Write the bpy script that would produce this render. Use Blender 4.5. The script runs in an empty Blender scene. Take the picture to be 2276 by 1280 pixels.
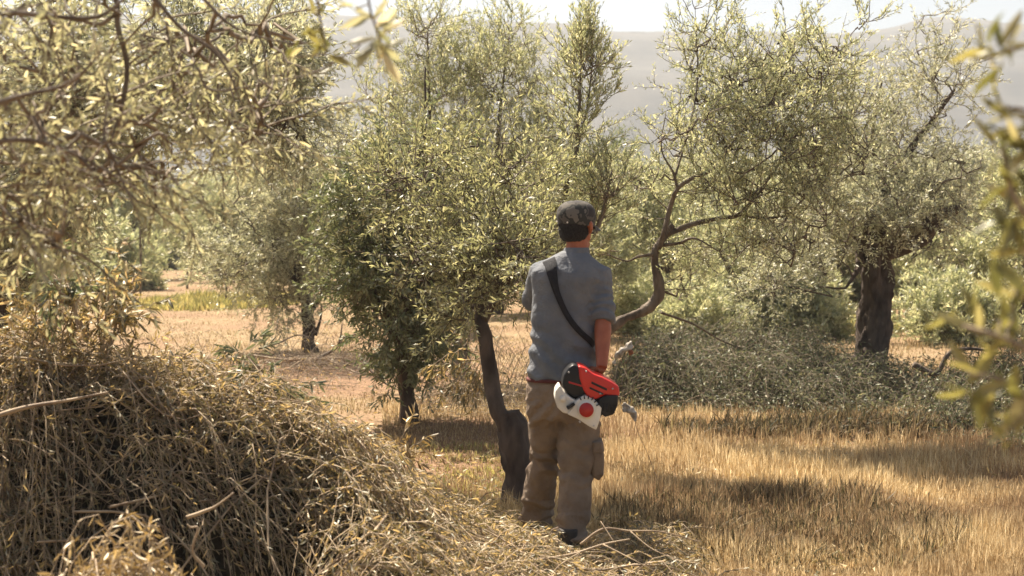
import bpy, bmesh, math, random
import numpy as np
from mathutils import Vector, Matrix, noise
R_ = math.radians
C = bpy.context.scene.collection
sc = bpy.context.scene
rng = np.random.default_rng(7)

# ------------------------------------------------------------------ camera, sky, sun
FOC = 2845.0; HZ = 520.0; EYE = 1.62
cam_d = bpy.data.cameras.new('camera'); cam = bpy.data.objects.new('camera', cam_d); C.objects.link(cam)
cam.location = (0, 0, EYE); cam.rotation_euler = (R_(90), 0, 0)
cam_d.sensor_width = 36; cam_d.lens = FOC / 2276 * 36
cam_d.shift_y = (HZ - 640) / 2276
cam_d.clip_start = 0.05; cam_d.clip_end = 6000
cam_d.dof.use_dof = True; cam_d.dof.focus_distance = 7.6; cam_d.dof.aperture_fstop = 3.5
sc.camera = cam
SUN_AZ, SUN_EL = R_(-34), R_(57)
w = bpy.data.worlds.new('World'); sc.world = w; w.use_nodes = True
nt = w.node_tree; bg = nt.nodes['Background']
sky = nt.nodes.new('ShaderNodeTexSky'); sky.sky_type = 'NISHITA'; sky.sun_disc = False
sky.sun_elevation = SUN_EL; sky.sun_rotation = SUN_AZ
sky.air_density = 1.0; sky.dust_density = 3.0; sky.ozone_density = 0.6
tn = nt.nodes.new('ShaderNodeMix'); tn.data_type = 'RGBA'; tn.blend_type = 'MULTIPLY'; tn.inputs[0].default_value = 1; tn.inputs[7].default_value = (1, .955, .88, 1)
nt.links.new(sky.outputs[0], tn.inputs[6]); nt.links.new(tn.outputs[2], bg.inputs[0]); bg.inputs[1].default_value = 0.054
sd = bpy.data.lights.new('sun', 'SUN'); sd.energy = 5.0; sd.angle = R_(0.5); sd.color = (1.0, 0.885, 0.73)
sun = bpy.data.objects.new('sun', sd); C.objects.link(sun)
S = Vector((math.sin(SUN_AZ)*math.cos(SUN_EL), math.cos(SUN_AZ)*math.cos(SUN_EL), math.sin(SUN_EL)))
sun.rotation_euler = S.to_track_quat('Z', 'Y').to_euler(); sun.location = (0, 0, 30)
sc.view_settings.view_transform = 'Standard'; sc.view_settings.look = 'None'
sc.view_settings.exposure = 1.64; sc.view_settings.gamma = 1.0

def X(px, d): return (px - 1138) / FOC * d
def Z(py, d): return EYE - (py - HZ) / FOC * d
def W(px, py, d): return np.array([X(px, d), d, Z(py, d)])

# ------------------------------------------------------------------ materials
def ramp(nt, fac, stops):
    r = nt.nodes.new('ShaderNodeValToRGB'); e = r.color_ramp.elements
    while len(e) < len(stops): e.new(0.5)
    for k, (p, c) in enumerate(stops): e[k].position = p; e[k].color = (*c, 1)
    nt.links.new(fac, r.inputs[0]); return r.outputs[0]

LB = 1.36     # olive leaves have pale felted undersides
def leaf_mat(name, stops, trans=0.46, gloss=0.075, rough=0.48, tmul=(1.45, 1.42, 1.12), lb=True):
    m = bpy.data.materials.new(name); m.use_nodes = True; nt = m.node_tree; nt.nodes.clear()
    out = nt.nodes.new('ShaderNodeOutputMaterial')
    at = nt.nodes.new('ShaderNodeAttribute'); at.attribute_name = 'rnd'
    col = ramp(nt, at.outputs['Fac'], [(p_, tuple(min(.75, c_*LB) for c_ in q_)) for p_, q_ in stops] if lb else stops)
    df = nt.nodes.new('ShaderNodeBsdfDiffuse'); nt.links.new(col, df.inputs[0])
    tr = nt.nodes.new('ShaderNodeBsdfTranslucent')
    mu = nt.nodes.new('ShaderNodeMix'); mu.data_type = 'RGBA'; mu.blend_type = 'MULTIPLY'; mu.inputs[0].default_value = 1
    nt.links.new(col, mu.inputs[6]); mu.inputs[7].default_value = (*tmul, 1); nt.links.new(mu.outputs[2], tr.inputs[0])
    gl = nt.nodes.new('ShaderNodeBsdfGlossy'); gl.inputs['Roughness'].default_value = rough; gl.inputs[0].default_value = (.9, .9, .85, 1)
    a = nt.nodes.new('ShaderNodeMixShader'); a.inputs[0].default_value = trans
    nt.links.new(df.outputs[0], a.inputs[1]); nt.links.new(tr.outputs[0], a.inputs[2])
    b = nt.nodes.new('ShaderNodeMixShader'); b.inputs[0].default_value = gloss
    nt.links.new(a.outputs[0], b.inputs[1]); nt.links.new(gl.outputs[0], b.inputs[2])
    nt.links.new(b.outputs[0], out.inputs[0]); return m

def mat(name, c1, c2=None, scale=8, rough=0.8, bump=0.0, bscale=None, metal=0, stretch=(1, 1, 1), detail=6, spec=0.3):
    m = bpy.data.materials.new(name); m.use_nodes = True; nt = m.node_tree; p = nt.nodes['Principled BSDF']
    p.inputs['Roughness'].default_value = rough; p.inputs['Metallic'].default_value = metal
    p.inputs['Specular IOR Level'].default_value = spec
    tc = nt.nodes.new('ShaderNodeTexCoord'); mp = nt.nodes.new('ShaderNodeMapping'); mp.inputs['Scale'].default_value = stretch
    nt.links.new(tc.outputs['Object'], mp.inputs[0])
    n = nt.nodes.new('ShaderNodeTexNoise'); n.inputs['Scale'].default_value = scale; n.inputs['Detail'].default_value = detail
    nt.links.new(mp.outputs[0], n.inputs['Vector'])
    if c2 is None: c2 = tuple(x*0.75 for x in c1)
    nt.links.new(ramp(nt, n.outputs['Fac'], [(0.35, c1), (0.65, c2)]), p.inputs['Base Color'])
    if bump:
        n2 = nt.nodes.new('ShaderNodeTexNoise'); n2.inputs['Scale'].default_value = bscale or scale*3; n2.inputs['Detail'].default_value = 5
        nt.links.new(mp.outputs[0], n2.inputs['Vector'])
        b = nt.nodes.new('ShaderNodeBump'); b.inputs['Strength'].default_value = bump; b.inputs['Distance'].default_value = 0.02
        nt.links.new(n2.outputs['Fac'], b.inputs['Height']); nt.links.new(b.outputs[0], p.inputs['Normal'])
    return m

M = {}
M['leaf'] = leaf_mat('olive_leaf', [(0, (.10, .12, .065)), (.3, (.19, .205, .12)), (.6, (.30, .305, .19)), (.85, (.42, .40, .27)), (1, (.55, .51, .36))])
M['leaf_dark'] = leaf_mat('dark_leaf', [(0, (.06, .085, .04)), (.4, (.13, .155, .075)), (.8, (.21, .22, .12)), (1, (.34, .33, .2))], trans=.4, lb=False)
M['leaf_mid'] = leaf_mat('mid_leaf', [(0, (.11, .12, .06)), (.4, (.24, .245, .13)), (.8, (.37, .35, .20)), (1, (.52, .48, .32))], lb=False)
M['leaf_grey'] = leaf_mat('silver_leaf', [(0, (.13, .145, .10)), (.4, (.25, .255, .18)), (.8, (.38, .37, .28)), (1, (.54, .50, .38))], trans=.42)
M['leaf_near'] = leaf_mat('near_leaf', [(0, (.11, .115, .065)), (.35, (.20, .195, .12)), (.7, (.31, .295, .19)), (.9, (.43, .39, .27)), (1, (.55, .46, .28))], trans=.5, gloss=.1)
M['leaf_yellow'] = leaf_mat('yellow_leaf', [(0, (.07, .075, .02)), (.5, (.15, .14, .04)), (.85, (.23, .20, .065)), (1, (.42, .37, .2))], trans=.5, gloss=.07, lb=False)
M['leaf_dry'] = leaf_mat('wilted_leaf', [(0, (.045, .045, .022)), (.35, (.125, .11, .05)), (.7, (.27, .215, .105)), (1, (.52, .40, .22))], trans=.38, gloss=.07, tmul=(1.4, 1.25, .9))
M['leaf_tan'] = leaf_mat('straw_leaf', [(0, (.14, .10, .045)), (.5, (.28, .20, .09)), (1, (.46, .36, .2))], trans=.3, gloss=.08, tmul=(1.2, 1.1, .8))
M['leaf_pile'] = leaf_mat('cut_leaf', [(0, (.045, .062, .035)), (.4, (.10, .115, .065)), (.8, (.17, .175, .10)), (1, (.27, .25, .15))], trans=.3, gloss=.035, lb=False)
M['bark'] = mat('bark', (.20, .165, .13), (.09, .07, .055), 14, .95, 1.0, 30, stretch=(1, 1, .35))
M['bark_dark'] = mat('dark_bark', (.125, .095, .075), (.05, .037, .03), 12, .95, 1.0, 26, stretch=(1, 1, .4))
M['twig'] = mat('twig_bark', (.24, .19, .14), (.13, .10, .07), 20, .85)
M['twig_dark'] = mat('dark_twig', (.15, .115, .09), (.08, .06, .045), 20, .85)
M['twig_pale'] = mat('pale_twig', (.48, .37, .24), (.20, .14, .09), 9, .65)
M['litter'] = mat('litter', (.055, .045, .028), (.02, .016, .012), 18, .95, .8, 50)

def soil_shade_masks(nt, tc):
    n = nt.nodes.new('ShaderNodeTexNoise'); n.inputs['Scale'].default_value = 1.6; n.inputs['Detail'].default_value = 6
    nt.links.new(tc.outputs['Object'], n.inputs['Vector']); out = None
    for cx, cy, rx, ry in ((-1.9, 15, 2.1, 2.3), (-.6, 9.2, .9, 2.3), (1.6, 7.2, 1.1, .9), (2.6, 10.4, 2.4, .6)):  # first two: bare reddish soil; last two: tree shade painted as darker ground
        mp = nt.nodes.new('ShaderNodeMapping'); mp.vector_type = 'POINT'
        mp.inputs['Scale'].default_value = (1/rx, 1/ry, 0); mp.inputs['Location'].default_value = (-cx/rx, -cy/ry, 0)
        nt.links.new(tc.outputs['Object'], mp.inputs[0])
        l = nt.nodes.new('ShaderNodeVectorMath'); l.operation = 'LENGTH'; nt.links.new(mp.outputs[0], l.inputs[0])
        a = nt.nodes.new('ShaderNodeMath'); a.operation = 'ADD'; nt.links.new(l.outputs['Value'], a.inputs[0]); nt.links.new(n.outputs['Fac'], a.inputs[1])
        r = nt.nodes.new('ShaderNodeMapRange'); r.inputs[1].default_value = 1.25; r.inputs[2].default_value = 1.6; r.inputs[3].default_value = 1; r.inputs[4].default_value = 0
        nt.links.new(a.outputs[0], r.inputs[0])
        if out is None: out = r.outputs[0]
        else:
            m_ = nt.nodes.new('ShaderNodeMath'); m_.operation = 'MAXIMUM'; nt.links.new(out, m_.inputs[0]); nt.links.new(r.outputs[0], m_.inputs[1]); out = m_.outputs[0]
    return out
def grass_mat(name, trans=.3, k=1.0):
    m = bpy.data.materials.new(name); m.use_nodes = True; nt = m.node_tree; nt.nodes.clear()
    out = nt.nodes.new('ShaderNodeOutputMaterial')
    at = nt.nodes.new('ShaderNodeAttribute'); at.attribute_name = 'rnd'
    tc = nt.nodes.new('ShaderNodeTexCoord')
    n = nt.nodes.new('ShaderNodeTexNoise'); n.inputs['Scale'].default_value = .75; n.inputs['Detail'].default_value = 5
    nt.links.new(tc.outputs['Object'], n.inputs['Vector'])
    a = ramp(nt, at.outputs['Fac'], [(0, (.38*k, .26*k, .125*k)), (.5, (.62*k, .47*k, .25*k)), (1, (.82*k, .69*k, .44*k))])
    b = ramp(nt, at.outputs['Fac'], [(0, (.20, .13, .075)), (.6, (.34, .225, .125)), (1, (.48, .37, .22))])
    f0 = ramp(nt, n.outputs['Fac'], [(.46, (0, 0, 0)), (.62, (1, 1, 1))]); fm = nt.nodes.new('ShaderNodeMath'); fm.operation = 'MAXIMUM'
    fs = nt.nodes.new('ShaderNodeMath'); fs.operation = 'MULTIPLY'; fs.inputs[1].default_value = .8; nt.links.new(soil_shade_masks(nt, tc), fs.inputs[0])  # bare soil and painted shade patches pull blades to the darker ramp
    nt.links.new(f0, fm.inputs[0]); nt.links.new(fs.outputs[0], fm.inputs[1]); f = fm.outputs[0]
    mx = nt.nodes.new('ShaderNodeMix'); mx.data_type = 'RGBA'
    nt.links.new(f, mx.inputs[0]); nt.links.new(a, mx.inputs[6]); nt.links.new(b, mx.inputs[7])
    df = nt.nodes.new('ShaderNodeBsdfDiffuse'); tr = nt.nodes.new('ShaderNodeBsdfTranslucent')
    nt.links.new(mx.outputs[2], df.inputs[0]); nt.links.new(mx.outputs[2], tr.inputs[0])
    s = nt.nodes.new('ShaderNodeMixShader'); s.inputs[0].default_value = trans
    nt.links.new(df.outputs[0], s.inputs[1]); nt.links.new(tr.outputs[0], s.inputs[2]); nt.links.new(s.outputs[0], out.inputs[0])
    return m
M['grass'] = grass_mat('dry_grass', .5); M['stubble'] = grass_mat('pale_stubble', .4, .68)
M['weed_shade_tone'] = leaf_mat('shade_toned_weed_leaf', [(0, (.04, .045, .025)), (.4, (.10, .08, .05)), (.8, (.19, .13, .08)), (1, (.32, .27, .15))], trans=.3, gloss=.015, lb=False)  # leaf tones kept dark so these weeds carry painted tree shade
M['weed'] = leaf_mat('weed_leaf', [(0, (.13, .13, .05)), (.5, (.25, .225, .09)), (1, (.40, .33, .15))], trans=.4, gloss=.05)

# ------------------------------------------------------------------ mesh helpers
def np_mesh(name, V, faces_list, m, parent=None, rnd=None, smooth=False):
    """faces_list: list of int arrays (N,3) or (N,4)"""
    me = bpy.data.meshes.new(name)
    V = np.asarray(V, dtype=np.float32)
    me.vertices.add(len(V)); me.vertices.foreach_set('co', V.ravel())
    loops = np.concatenate([f.ravel() for f in faces_list]).astype(np.int32)
    tot = np.concatenate([np.full(len(f), f.shape[1]) for f in faces_list]).astype(np.int32)
    st = np.concatenate([[0], np.cumsum(tot)[:-1]]).astype(np.int32)
    me.loops.add(len(loops)); me.loops.foreach_set('vertex_index', loops)
    me.polygons.add(len(tot)); me.polygons.foreach_set('loop_start', st); me.polygons.foreach_set('loop_total', tot)
    me.update(calc_edges=True)
    if smooth: me.polygons.foreach_set('use_smooth', np.ones(len(tot), dtype=bool))
    if rnd is not None:
        a = me.attributes.new('rnd', 'FLOAT', 'POINT'); a.data.foreach_set('value', np.asarray(rnd, dtype=np.float32))
    me.materials.append(m)
    o = bpy.data.objects.new(name, me); C.objects.link(o)
    if parent: o.parent = parent
    return o

def tag(o, label=None, cat=None, group=None, kind=None):
    if label: o['label'] = label
    if cat: o['category'] = cat
    if group: o['group'] = group
    if kind: o['kind'] = kind
    return o
def empty(name, loc=(0, 0, 0)):
    o = bpy.data.objects.new(name, None); o.empty_display_size = .2; C.objects.link(o); o.location = loc; return o
def root_thing(name, base, label, cat, group=None):
    e = empty(name, base); tag(e, label, cat, group); return e
def put(o, root):           # parent a world-coordinate mesh to a root that has been moved
    o.parent = root; o.matrix_parent_inverse = Matrix.Translation(-Vector(root.location)); return o

def norm(a): return a / (np.linalg.norm(a, axis=-1, keepdims=True) + 1e-9)

def tubes(P, R, sides=4):
    """P (N,K,3), R (N,K) -> verts, quads"""
    N, K, _ = P.shape
    T = np.gradient(P, axis=1); T = norm(T)
    up = np.eye(3)[np.argmin(np.abs(T).max(axis=1)+np.array([0, 1e-4, 2e-4]), axis=1)][:, None, :]
    A = norm(np.cross(T, up)); B = np.cross(T, A)
    th = np.arange(sides) / sides * 2*np.pi
    V = P[:, :, None, :] + R[:, :, None, None] * (np.cos(th)[None, None, :, None]*A[:, :, None, :] + np.sin(th)[None, None, :, None]*B[:, :, None, :])
    idx = np.arange(N*K*sides).reshape(N, K, sides)
    a = idx[:, :-1, :]; b = np.roll(a, -1, axis=2); d = idx[:, 1:, :]; c = np.roll(d, -1, axis=2)
    return V.reshape(-1, 3), np.stack([a, b, c, d], -1).reshape(-1, 4)

def spline(pts, n=6):
    pts = [np.array(p, float) for p in pts]
    pts = [2*pts[0]-pts[1]] + pts + [2*pts[-1]-pts[-2]]
    out = []
    for i in range(1, len(pts)-2):
        p0, p1, p2, p3 = pts[i-1:i+3]
        for k in range(n):
            t = k/n
            out.append(.5*((2*p1)+(-p0+p2)*t+(2*p0-5*p1+4*p2-p3)*t*t+(-p0+3*p1-3*p2+p3)*t**3))
    out.append(pts[-2]); return np.array(out)

def limb_mesh(name, pts, m, root, sides=12, rough=.12, n=7, knots=0.0):
    """pts: list of (x,y,z,r) world; organic bark tube"""
    q = spline(pts, n); P = q[:, :3]; Rr = np.maximum(q[:, 3], .002)
    V, F = tubes(P[None], Rr[None], sides)
    K = len(P)
    Vr = V.reshape(K, sides, 3)
    for i in range(K):
        for j in range(sides):
            v = Vr[i, j]
            s = noise.noise(Vector(v*[7, 7, 3])) + .6*noise.noise(Vector(v*[22, 22, 8])) 
            ridge = abs(noise.noise(Vector(v*[24, 24, 4]+5)))+.6*abs(noise.noise(Vector(v*[55, 55, 9]+2)))
            Vr[i, j] = P[i] + (v-P[i]) * (1 + rough*s*1.6 - rough*ridge*1.4 + knots*max(0, noise.noise(Vector(P[i]*3.1))))
    # caps
    V = np.vstack([V, P[:1], P[-1:]])
    c0, c1 = len(V)-2, len(V)-1
    a = np.arange(sides); b = (a+1) % sides
    cap = np.vstack([np.stack([b, a, np.full(sides, c0)], 1), np.stack([(K-1)*sides+a, (K-1)*sides+b, np.full(sides, c1)], 1)])
    o = np_mesh(name, V, [F, cap], m, None, smooth=True)
    if root: put(o, root)
    return o, P

def leaves(base, dirs, length, width, rnd=None, curl=0.15, detail=False, g=rng):
    """rhombic leaves: base (N,3), dirs (N,3)."""
    N = len(base)
    dirs = norm(dirs); side = norm(np.cross(dirs, g.normal(size=(N, 3)))); nrm = np.cross(side, dirs)
    L = length[:, None]; Wd = width[:, None]*.5
    if rnd is None: rnd = g.random(N)
    c = (curl*g.normal(size=N))[:, None]
    if not detail:
        V = np.stack([base, base+dirs*L*.48+side*Wd+nrm*c*L*.5, base+dirs*L+nrm*c*L*-.3, base+dirs*L*.52-side*Wd+nrm*c*L*.5], 1)
        idx = np.arange(N*4).reshape(N, 4)
        F = np.vstack([idx[:, [0, 1, 3]], idx[:, [1, 2, 3]]])
        return V.reshape(-1, 3), [F], np.repeat(rnd, 4)
    prof = [(0, .10), (.22, .72), (.5, 1.0), (.78, .68), (1, .05)]
    rows = []
    bend = (np.abs(g.normal(size=N))*curl*1.6)[:, None]*np.sign(g.normal(size=N))[:, None]
    fold = .35
    for t, wv in prof:
        mid = base + dirs*L*t + nrm*bend*L*(t*t)*.6
        rows += [mid + side*Wd*wv + nrm*Wd*wv*fold, mid, mid - side*Wd*wv + nrm*Wd*wv*fold]
    V = np.stack(rows, 1); idx = np.arange(N*15).reshape(N, 15); F = []
    for k in range(4):
        for s in (0, 1):
            F.append(idx[:, [k*3+s, k*3+s+1, k*3+3+s+1, k*3+3+s]])
    return V.reshape(-1, 3), [np.vstack(F)], np.repeat(rnd, 15)

def leaf_on_paths(P, start, per, g, size, wr=.24, ang=.75, droop=0.0, up=0.0):
    """P (N,K,3) paths; put 'per' leaves along each from fraction start to 1"""
    N, K, _ = P.shape
    t = start + (1-start)*(np.arange(per)[None, :] + g.random((N, per))*.8)/per
    f = np.clip(t*(K-1), 0, K-1.001); i = f.astype(int); fr = (f-i)[..., None]
    n = np.arange(N)[:, None]
    base = P[n, i]*(1-fr) + P[n, i+1]*fr
    T = norm(P[n, i+1]-P[n, i])
    r = norm(np.cross(T, g.normal(size=T.shape)))
    d = norm(T*math.cos(ang) + r*math.sin(ang) + g.normal(size=T.shape)*.18)
    d[..., 2] += up - droop; d = norm(d)
    base = base.reshape(-1, 3); d = d.reshape(-1, 3)
    L = size*(.6+.65*g.random(len(base))); return base, d, L, L*wr*(.8+.4*g.random(len(base)))

def bez(a, b, lift, K, g, wob=.06):
    """a,b (N,3), control offset lift (N,3)"""
    t = np.linspace(0, 1, K)[None, :, None]
    m = (a+b)/2 + lift
    P = (1-t)**2*a[:, None]+2*t*(1-t)*m[:, None]+t*t*b[:, None]
    ln = np.linalg.norm(b-a, axis=1)[:, None, None]
    wv = g.normal(size=P.shape)*wob*ln*(np.sin(t*np.pi)); return P+wv*.5

def sample_ell(ells, n, g):
    w = np.array([e[6] for e in ells], float); w /= w.sum()
    k = g.choice(len(ells), n, p=w)
    u = norm(g.normal(size=(n, 3)))*(g.random(n)**(1/2.2))[:, None]
    c = np.array([W(e[0], e[1], e[2]) for e in ells]); r = np.array([[e[3]*e[2]/FOC, e[5], e[4]*e[2]/FOC] for e in ells])
    # e = (px, py, d, rx_px, rz_px, ry_m, weight)
    return c[k] + u*r[k], k

def nearest(nodes, t):
    out = np.empty(len(t), int)
    for s in range(0, len(t), 400):
        out[s:s+400] = np.argmin(((t[s:s+400, None]-nodes[None])**2).sum(-1), 1)
    return out

def make_tree(name, label, cat, base, limbs, ells, majors=60, shoots=600, sub=3, per=14, size=.055, leaf='leaf',
              bark='bark', twig='twig', detail=False, up=.15, droop=0., group=None, seed=1, sides=20, twist=.25, world=True, knots=0, wr=.24, sl=.4):
    g = np.random.default_rng(seed)
    root = root_thing(name, base, label, cat, group)
    nodes = []
    for k, l in enumerate(limbs):
        pts = [(*W(p[0], p[1], p[2]), p[3]) for p in l]
        o, P = limb_mesh('trunk' if k == 0 else 'limb', pts, M[bark], root, sides if k == 0 else max(6, sides//2), n=14 if k == 0 else 7, rough=.2 if k == 0 else .13, knots=knots)
        nodes.append(P[len(P)//2:] if k == 0 else P)
    nodes = np.vstack(nodes)
    Vs, Fs = [], []; off = 0
    def addt(P, R, s):
        nonlocal off
        v, f = tubes(P, R, s); Vs.append(v); Fs.append(f+off); off += len(v)
    tg, _ = sample_ell(ells, majors, g)
    order = np.argsort(((tg[:, None]-nodes[None])**2).sum(-1).min(1))
    for i in order:
        t = tg[i]; dd = np.linalg.norm(nodes-t, axis=1) + np.maximum(0, nodes[:, 2]-t[2])*.8
        a = nodes[np.argmin(dd)]; ln = np.linalg.norm(t-a)
        P = bez(a[None], t[None], np.array([[0, 0, -.12*ln]]) + g.normal(size=(1, 3))*.10*ln, 8, g, twist)
        r0 = .006+.010*min(1, ln)
        addt(P, np.linspace(r0, .004, 8)[None], 5)
        nodes = np.vstack([nodes, P[0][2:]])
    tips, kk = sample_ell(ells, shoots, g)
    ni = nearest(nodes, tips); a = nodes[ni]
    v = tips-a; ln = np.linalg.norm(v, axis=1)
    # extend very short shoots, upward biased
    dirn = norm(norm(v) + np.array([0, 0, up*2-droop*2]) + g.normal(size=v.shape)*.3)
    b = np.where((ln < sl)[:, None], a + dirn*(sl*(.7+.8*g.random(len(a))))[:, None], tips)
    ln = np.linalg.norm(b-a, axis=1)[:, None]
    P = bez(a, b, np.array([0, 0, -.10])*ln*np.sign(up-droop+1e-6)+g.normal(size=a.shape)*.06*ln, 6, g, .05)
    addt(P, np.tile(np.linspace(.0045, .0014, 6), (len(P), 1)), 3)
    paths = [P]
    for s in range(sub):
        i = g.integers(2, 5, len(P)); n = np.arange(len(P)); a2 = P[n, i]
        T = norm(P[n, i+1]-P[n, i]); d = norm(T*.8+g.normal(size=T.shape)*.55+np.array([0, 0, up-droop]))
        L = (.10+.20*g.random(len(P)))[:, None]*(sl/.4)
        Q = bez(a2, a2+d*L, np.array([0, 0, -.05])*L, 6, g, .04)
        addt(Q, np.tile(np.linspace(.0022, .001, 6), (len(Q), 1)), 3); paths.append(Q)
    o = np_mesh('twigs', np.vstack(Vs), [np.vstack(Fs)], M[twig]); put(o, root)
    B, D, L, Wd = [], [], [], []
    for k, Pp in enumerate(paths):
        b_, d_, l_, w_ = leaf_on_paths(Pp, .25 if k == 0 else .1, int(per*(1.3 if k == 0 else 1)), g, size, wr=wr, up=up*.8, droop=droop)
        B.append(b_); D.append(d_); L.append(l_); Wd.append(w_)
    B = np.vstack(B); rr = .65*g.random(len(B)) + .35*np.repeat(g.random(len(B)//10+1), 10)[:len(B)]
    V, F, r = leaves(B, np.vstack(D), np.concatenate(L), np.concatenate(Wd), rnd=rr, detail=detail, g=g)
    o = np_mesh('crown', V, F, M[leaf], rnd=r); put(o, root)
    return root

def copy_tree(o, loc, rz, s, label):
    c = o.copy(); C.objects.link(c); c.location = loc; c.rotation_euler = (0, 0, rz); c.scale = (s, s, s); c['label'] = label
    for ch in o.children:
        k = ch.copy(); C.objects.link(k); k.parent = c; k.matrix_parent_inverse = ch.matrix_parent_inverse.copy()
    return c

# ------------------------------------------------------------------ ground and hills
def fbm(x, y, s, o=4, z=0.):
    return noise.fractal(Vector((x/s, y/s, z)), 1.0, 2.0, o)

def ground_mat():
    m = bpy.data.materials.new('soil'); m.use_nodes = True; nt = m.node_tree; p = nt.nodes['Principled BSDF']
    p.inputs['Roughness'].default_value = .95; p.inputs['Specular IOR Level'].default_value = .1
    tc = nt.nodes.new('ShaderNodeTexCoord')
    def nz(s, d=6):
        n = nt.nodes.new('ShaderNodeTexNoise'); n.inputs['Scale'].default_value = s; n.inputs['Detail'].default_value = d
        nt.links.new(tc.outputs['Object'], n.inputs['Vector']); return n.outputs['Fac']
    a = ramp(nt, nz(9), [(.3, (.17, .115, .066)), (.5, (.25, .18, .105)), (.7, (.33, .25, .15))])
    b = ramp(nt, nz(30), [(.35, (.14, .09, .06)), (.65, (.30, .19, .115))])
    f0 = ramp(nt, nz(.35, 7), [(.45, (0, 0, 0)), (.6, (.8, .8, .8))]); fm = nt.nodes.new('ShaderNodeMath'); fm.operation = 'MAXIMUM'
    nt.links.new(f0, fm.inputs[0]); nt.links.new(soil_shade_masks(nt, tc), fm.inputs[1]); f = fm.outputs[0]
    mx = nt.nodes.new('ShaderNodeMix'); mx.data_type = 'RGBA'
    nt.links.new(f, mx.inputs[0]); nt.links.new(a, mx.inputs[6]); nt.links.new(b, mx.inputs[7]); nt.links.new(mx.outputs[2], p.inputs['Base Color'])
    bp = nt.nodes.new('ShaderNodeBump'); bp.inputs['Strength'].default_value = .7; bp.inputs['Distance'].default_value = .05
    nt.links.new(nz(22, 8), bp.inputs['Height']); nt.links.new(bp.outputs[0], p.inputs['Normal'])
    return m
def gh(x, y):
    return .03*noise.noise(Vector((x*.8, y*.8, 0))) + (.05*noise.noise(Vector((x*.25, y*.25, 3))) if y > 12 else 0)
def grid(name, xs, ys, hf, m):
    V = np.array([[x, y, hf(x, y)] for y in ys for x in xs]); nx, ny = len(xs), len(ys)
    i = np.arange(nx*ny).reshape(ny, nx)
    F = np.stack([i[:-1, :-1], i[:-1, 1:], i[1:, 1:], i[1:, :-1]], -1).reshape(-1, 4)
    return np_mesh(name, V, [F], m, smooth=True)
def stretchy(a, b, n, p=3):
    t = np.linspace(-1, 1, n); return (a+b)/2 + (b-a)/2*np.sign(t)*np.abs(t)**p
xs = stretchy(-900, 900, 161, 3.2); ys = np.concatenate([np.linspace(-30, 2, 10), 2 + (np.linspace(0, 1, 170)**3.0)*900])[np.r_[0:9, 10:180]]
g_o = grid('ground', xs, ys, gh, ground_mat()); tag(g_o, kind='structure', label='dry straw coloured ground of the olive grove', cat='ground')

prof = [(-1500, 20), (-400, 30), (0, 38), (400, 45), (700, 42), (950, 50), (1180, 60), (1280, 60), (1350, 82), (1500, 80), (1650, 80), (1780, 86), (1880, 82), (1950, 74), (2010, 54), (2070, 48), (2140, 54), (2276, 68), (2600, 90), (3800, 120)]
PX = [p[0] for p in prof]; PY = [p[1] for p in prof]
HD = 880.
def hillz(x, y):
    px = 1138 + x/HD*FOC
    top = (HZ - np.interp(px, PX, PY))/FOC*HD + EYE
    t = np.clip((y-420)/(HD-420), 0, 1); s = t*t*(3-2*t)
    if y > HD: s = 1-.5*min(1, (y-HD)/80)
    return -1.5 + top*s*(1) + (1.5 if s > .98 else 0) + (9*fbm(x, y, 90)*s*(1-s)*4) + 1.2*fbm(x, y, 22)*(s)
hm = mat('scrub_hill', (.045, .05, .05), (.08, .078, .07), .045, .95)
h_o = grid('hills', np.linspace(-620, 620, 150), np.concatenate([np.linspace(420, HD, 50), np.linspace(HD+15, 960, 6)]), hillz, hm)
tag(h_o, kind='structure', label='pale violet grey hills fading into haze', cat='hills')

# ------------------------------------------------------------------ haze
bm = bmesh.new(); bmesh.ops.create_cube(bm, size=1); me = bpy.data.meshes.new('haze'); bm.to_mesh(me); bm.free()
hz = bpy.data.objects.new('haze', me); C.objects.link(hz)
hz.scale = (1900, 1030, 175); hz.location = (0, 470, 85)
vm = bpy.data.materials.new('haze'); vm.use_nodes = True; vm.node_tree.nodes.clear()
vo = vm.node_tree.nodes.new('ShaderNodeOutputMaterial'); pv = vm.node_tree.nodes.new('ShaderNodeVolumePrincipled')
pv.inputs['Color'].default_value = (.84, .87, .92, 1); pv.inputs['Density'].default_value = .00055; pv.inputs['Anisotropy'].default_value = .1
vm.node_tree.links.new(pv.outputs[0], vo.inputs['Volume']); me.materials.append(vm)
tag(hz, 'thin pale haze over the olive grove', 'haze', kind='stuff')

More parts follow.
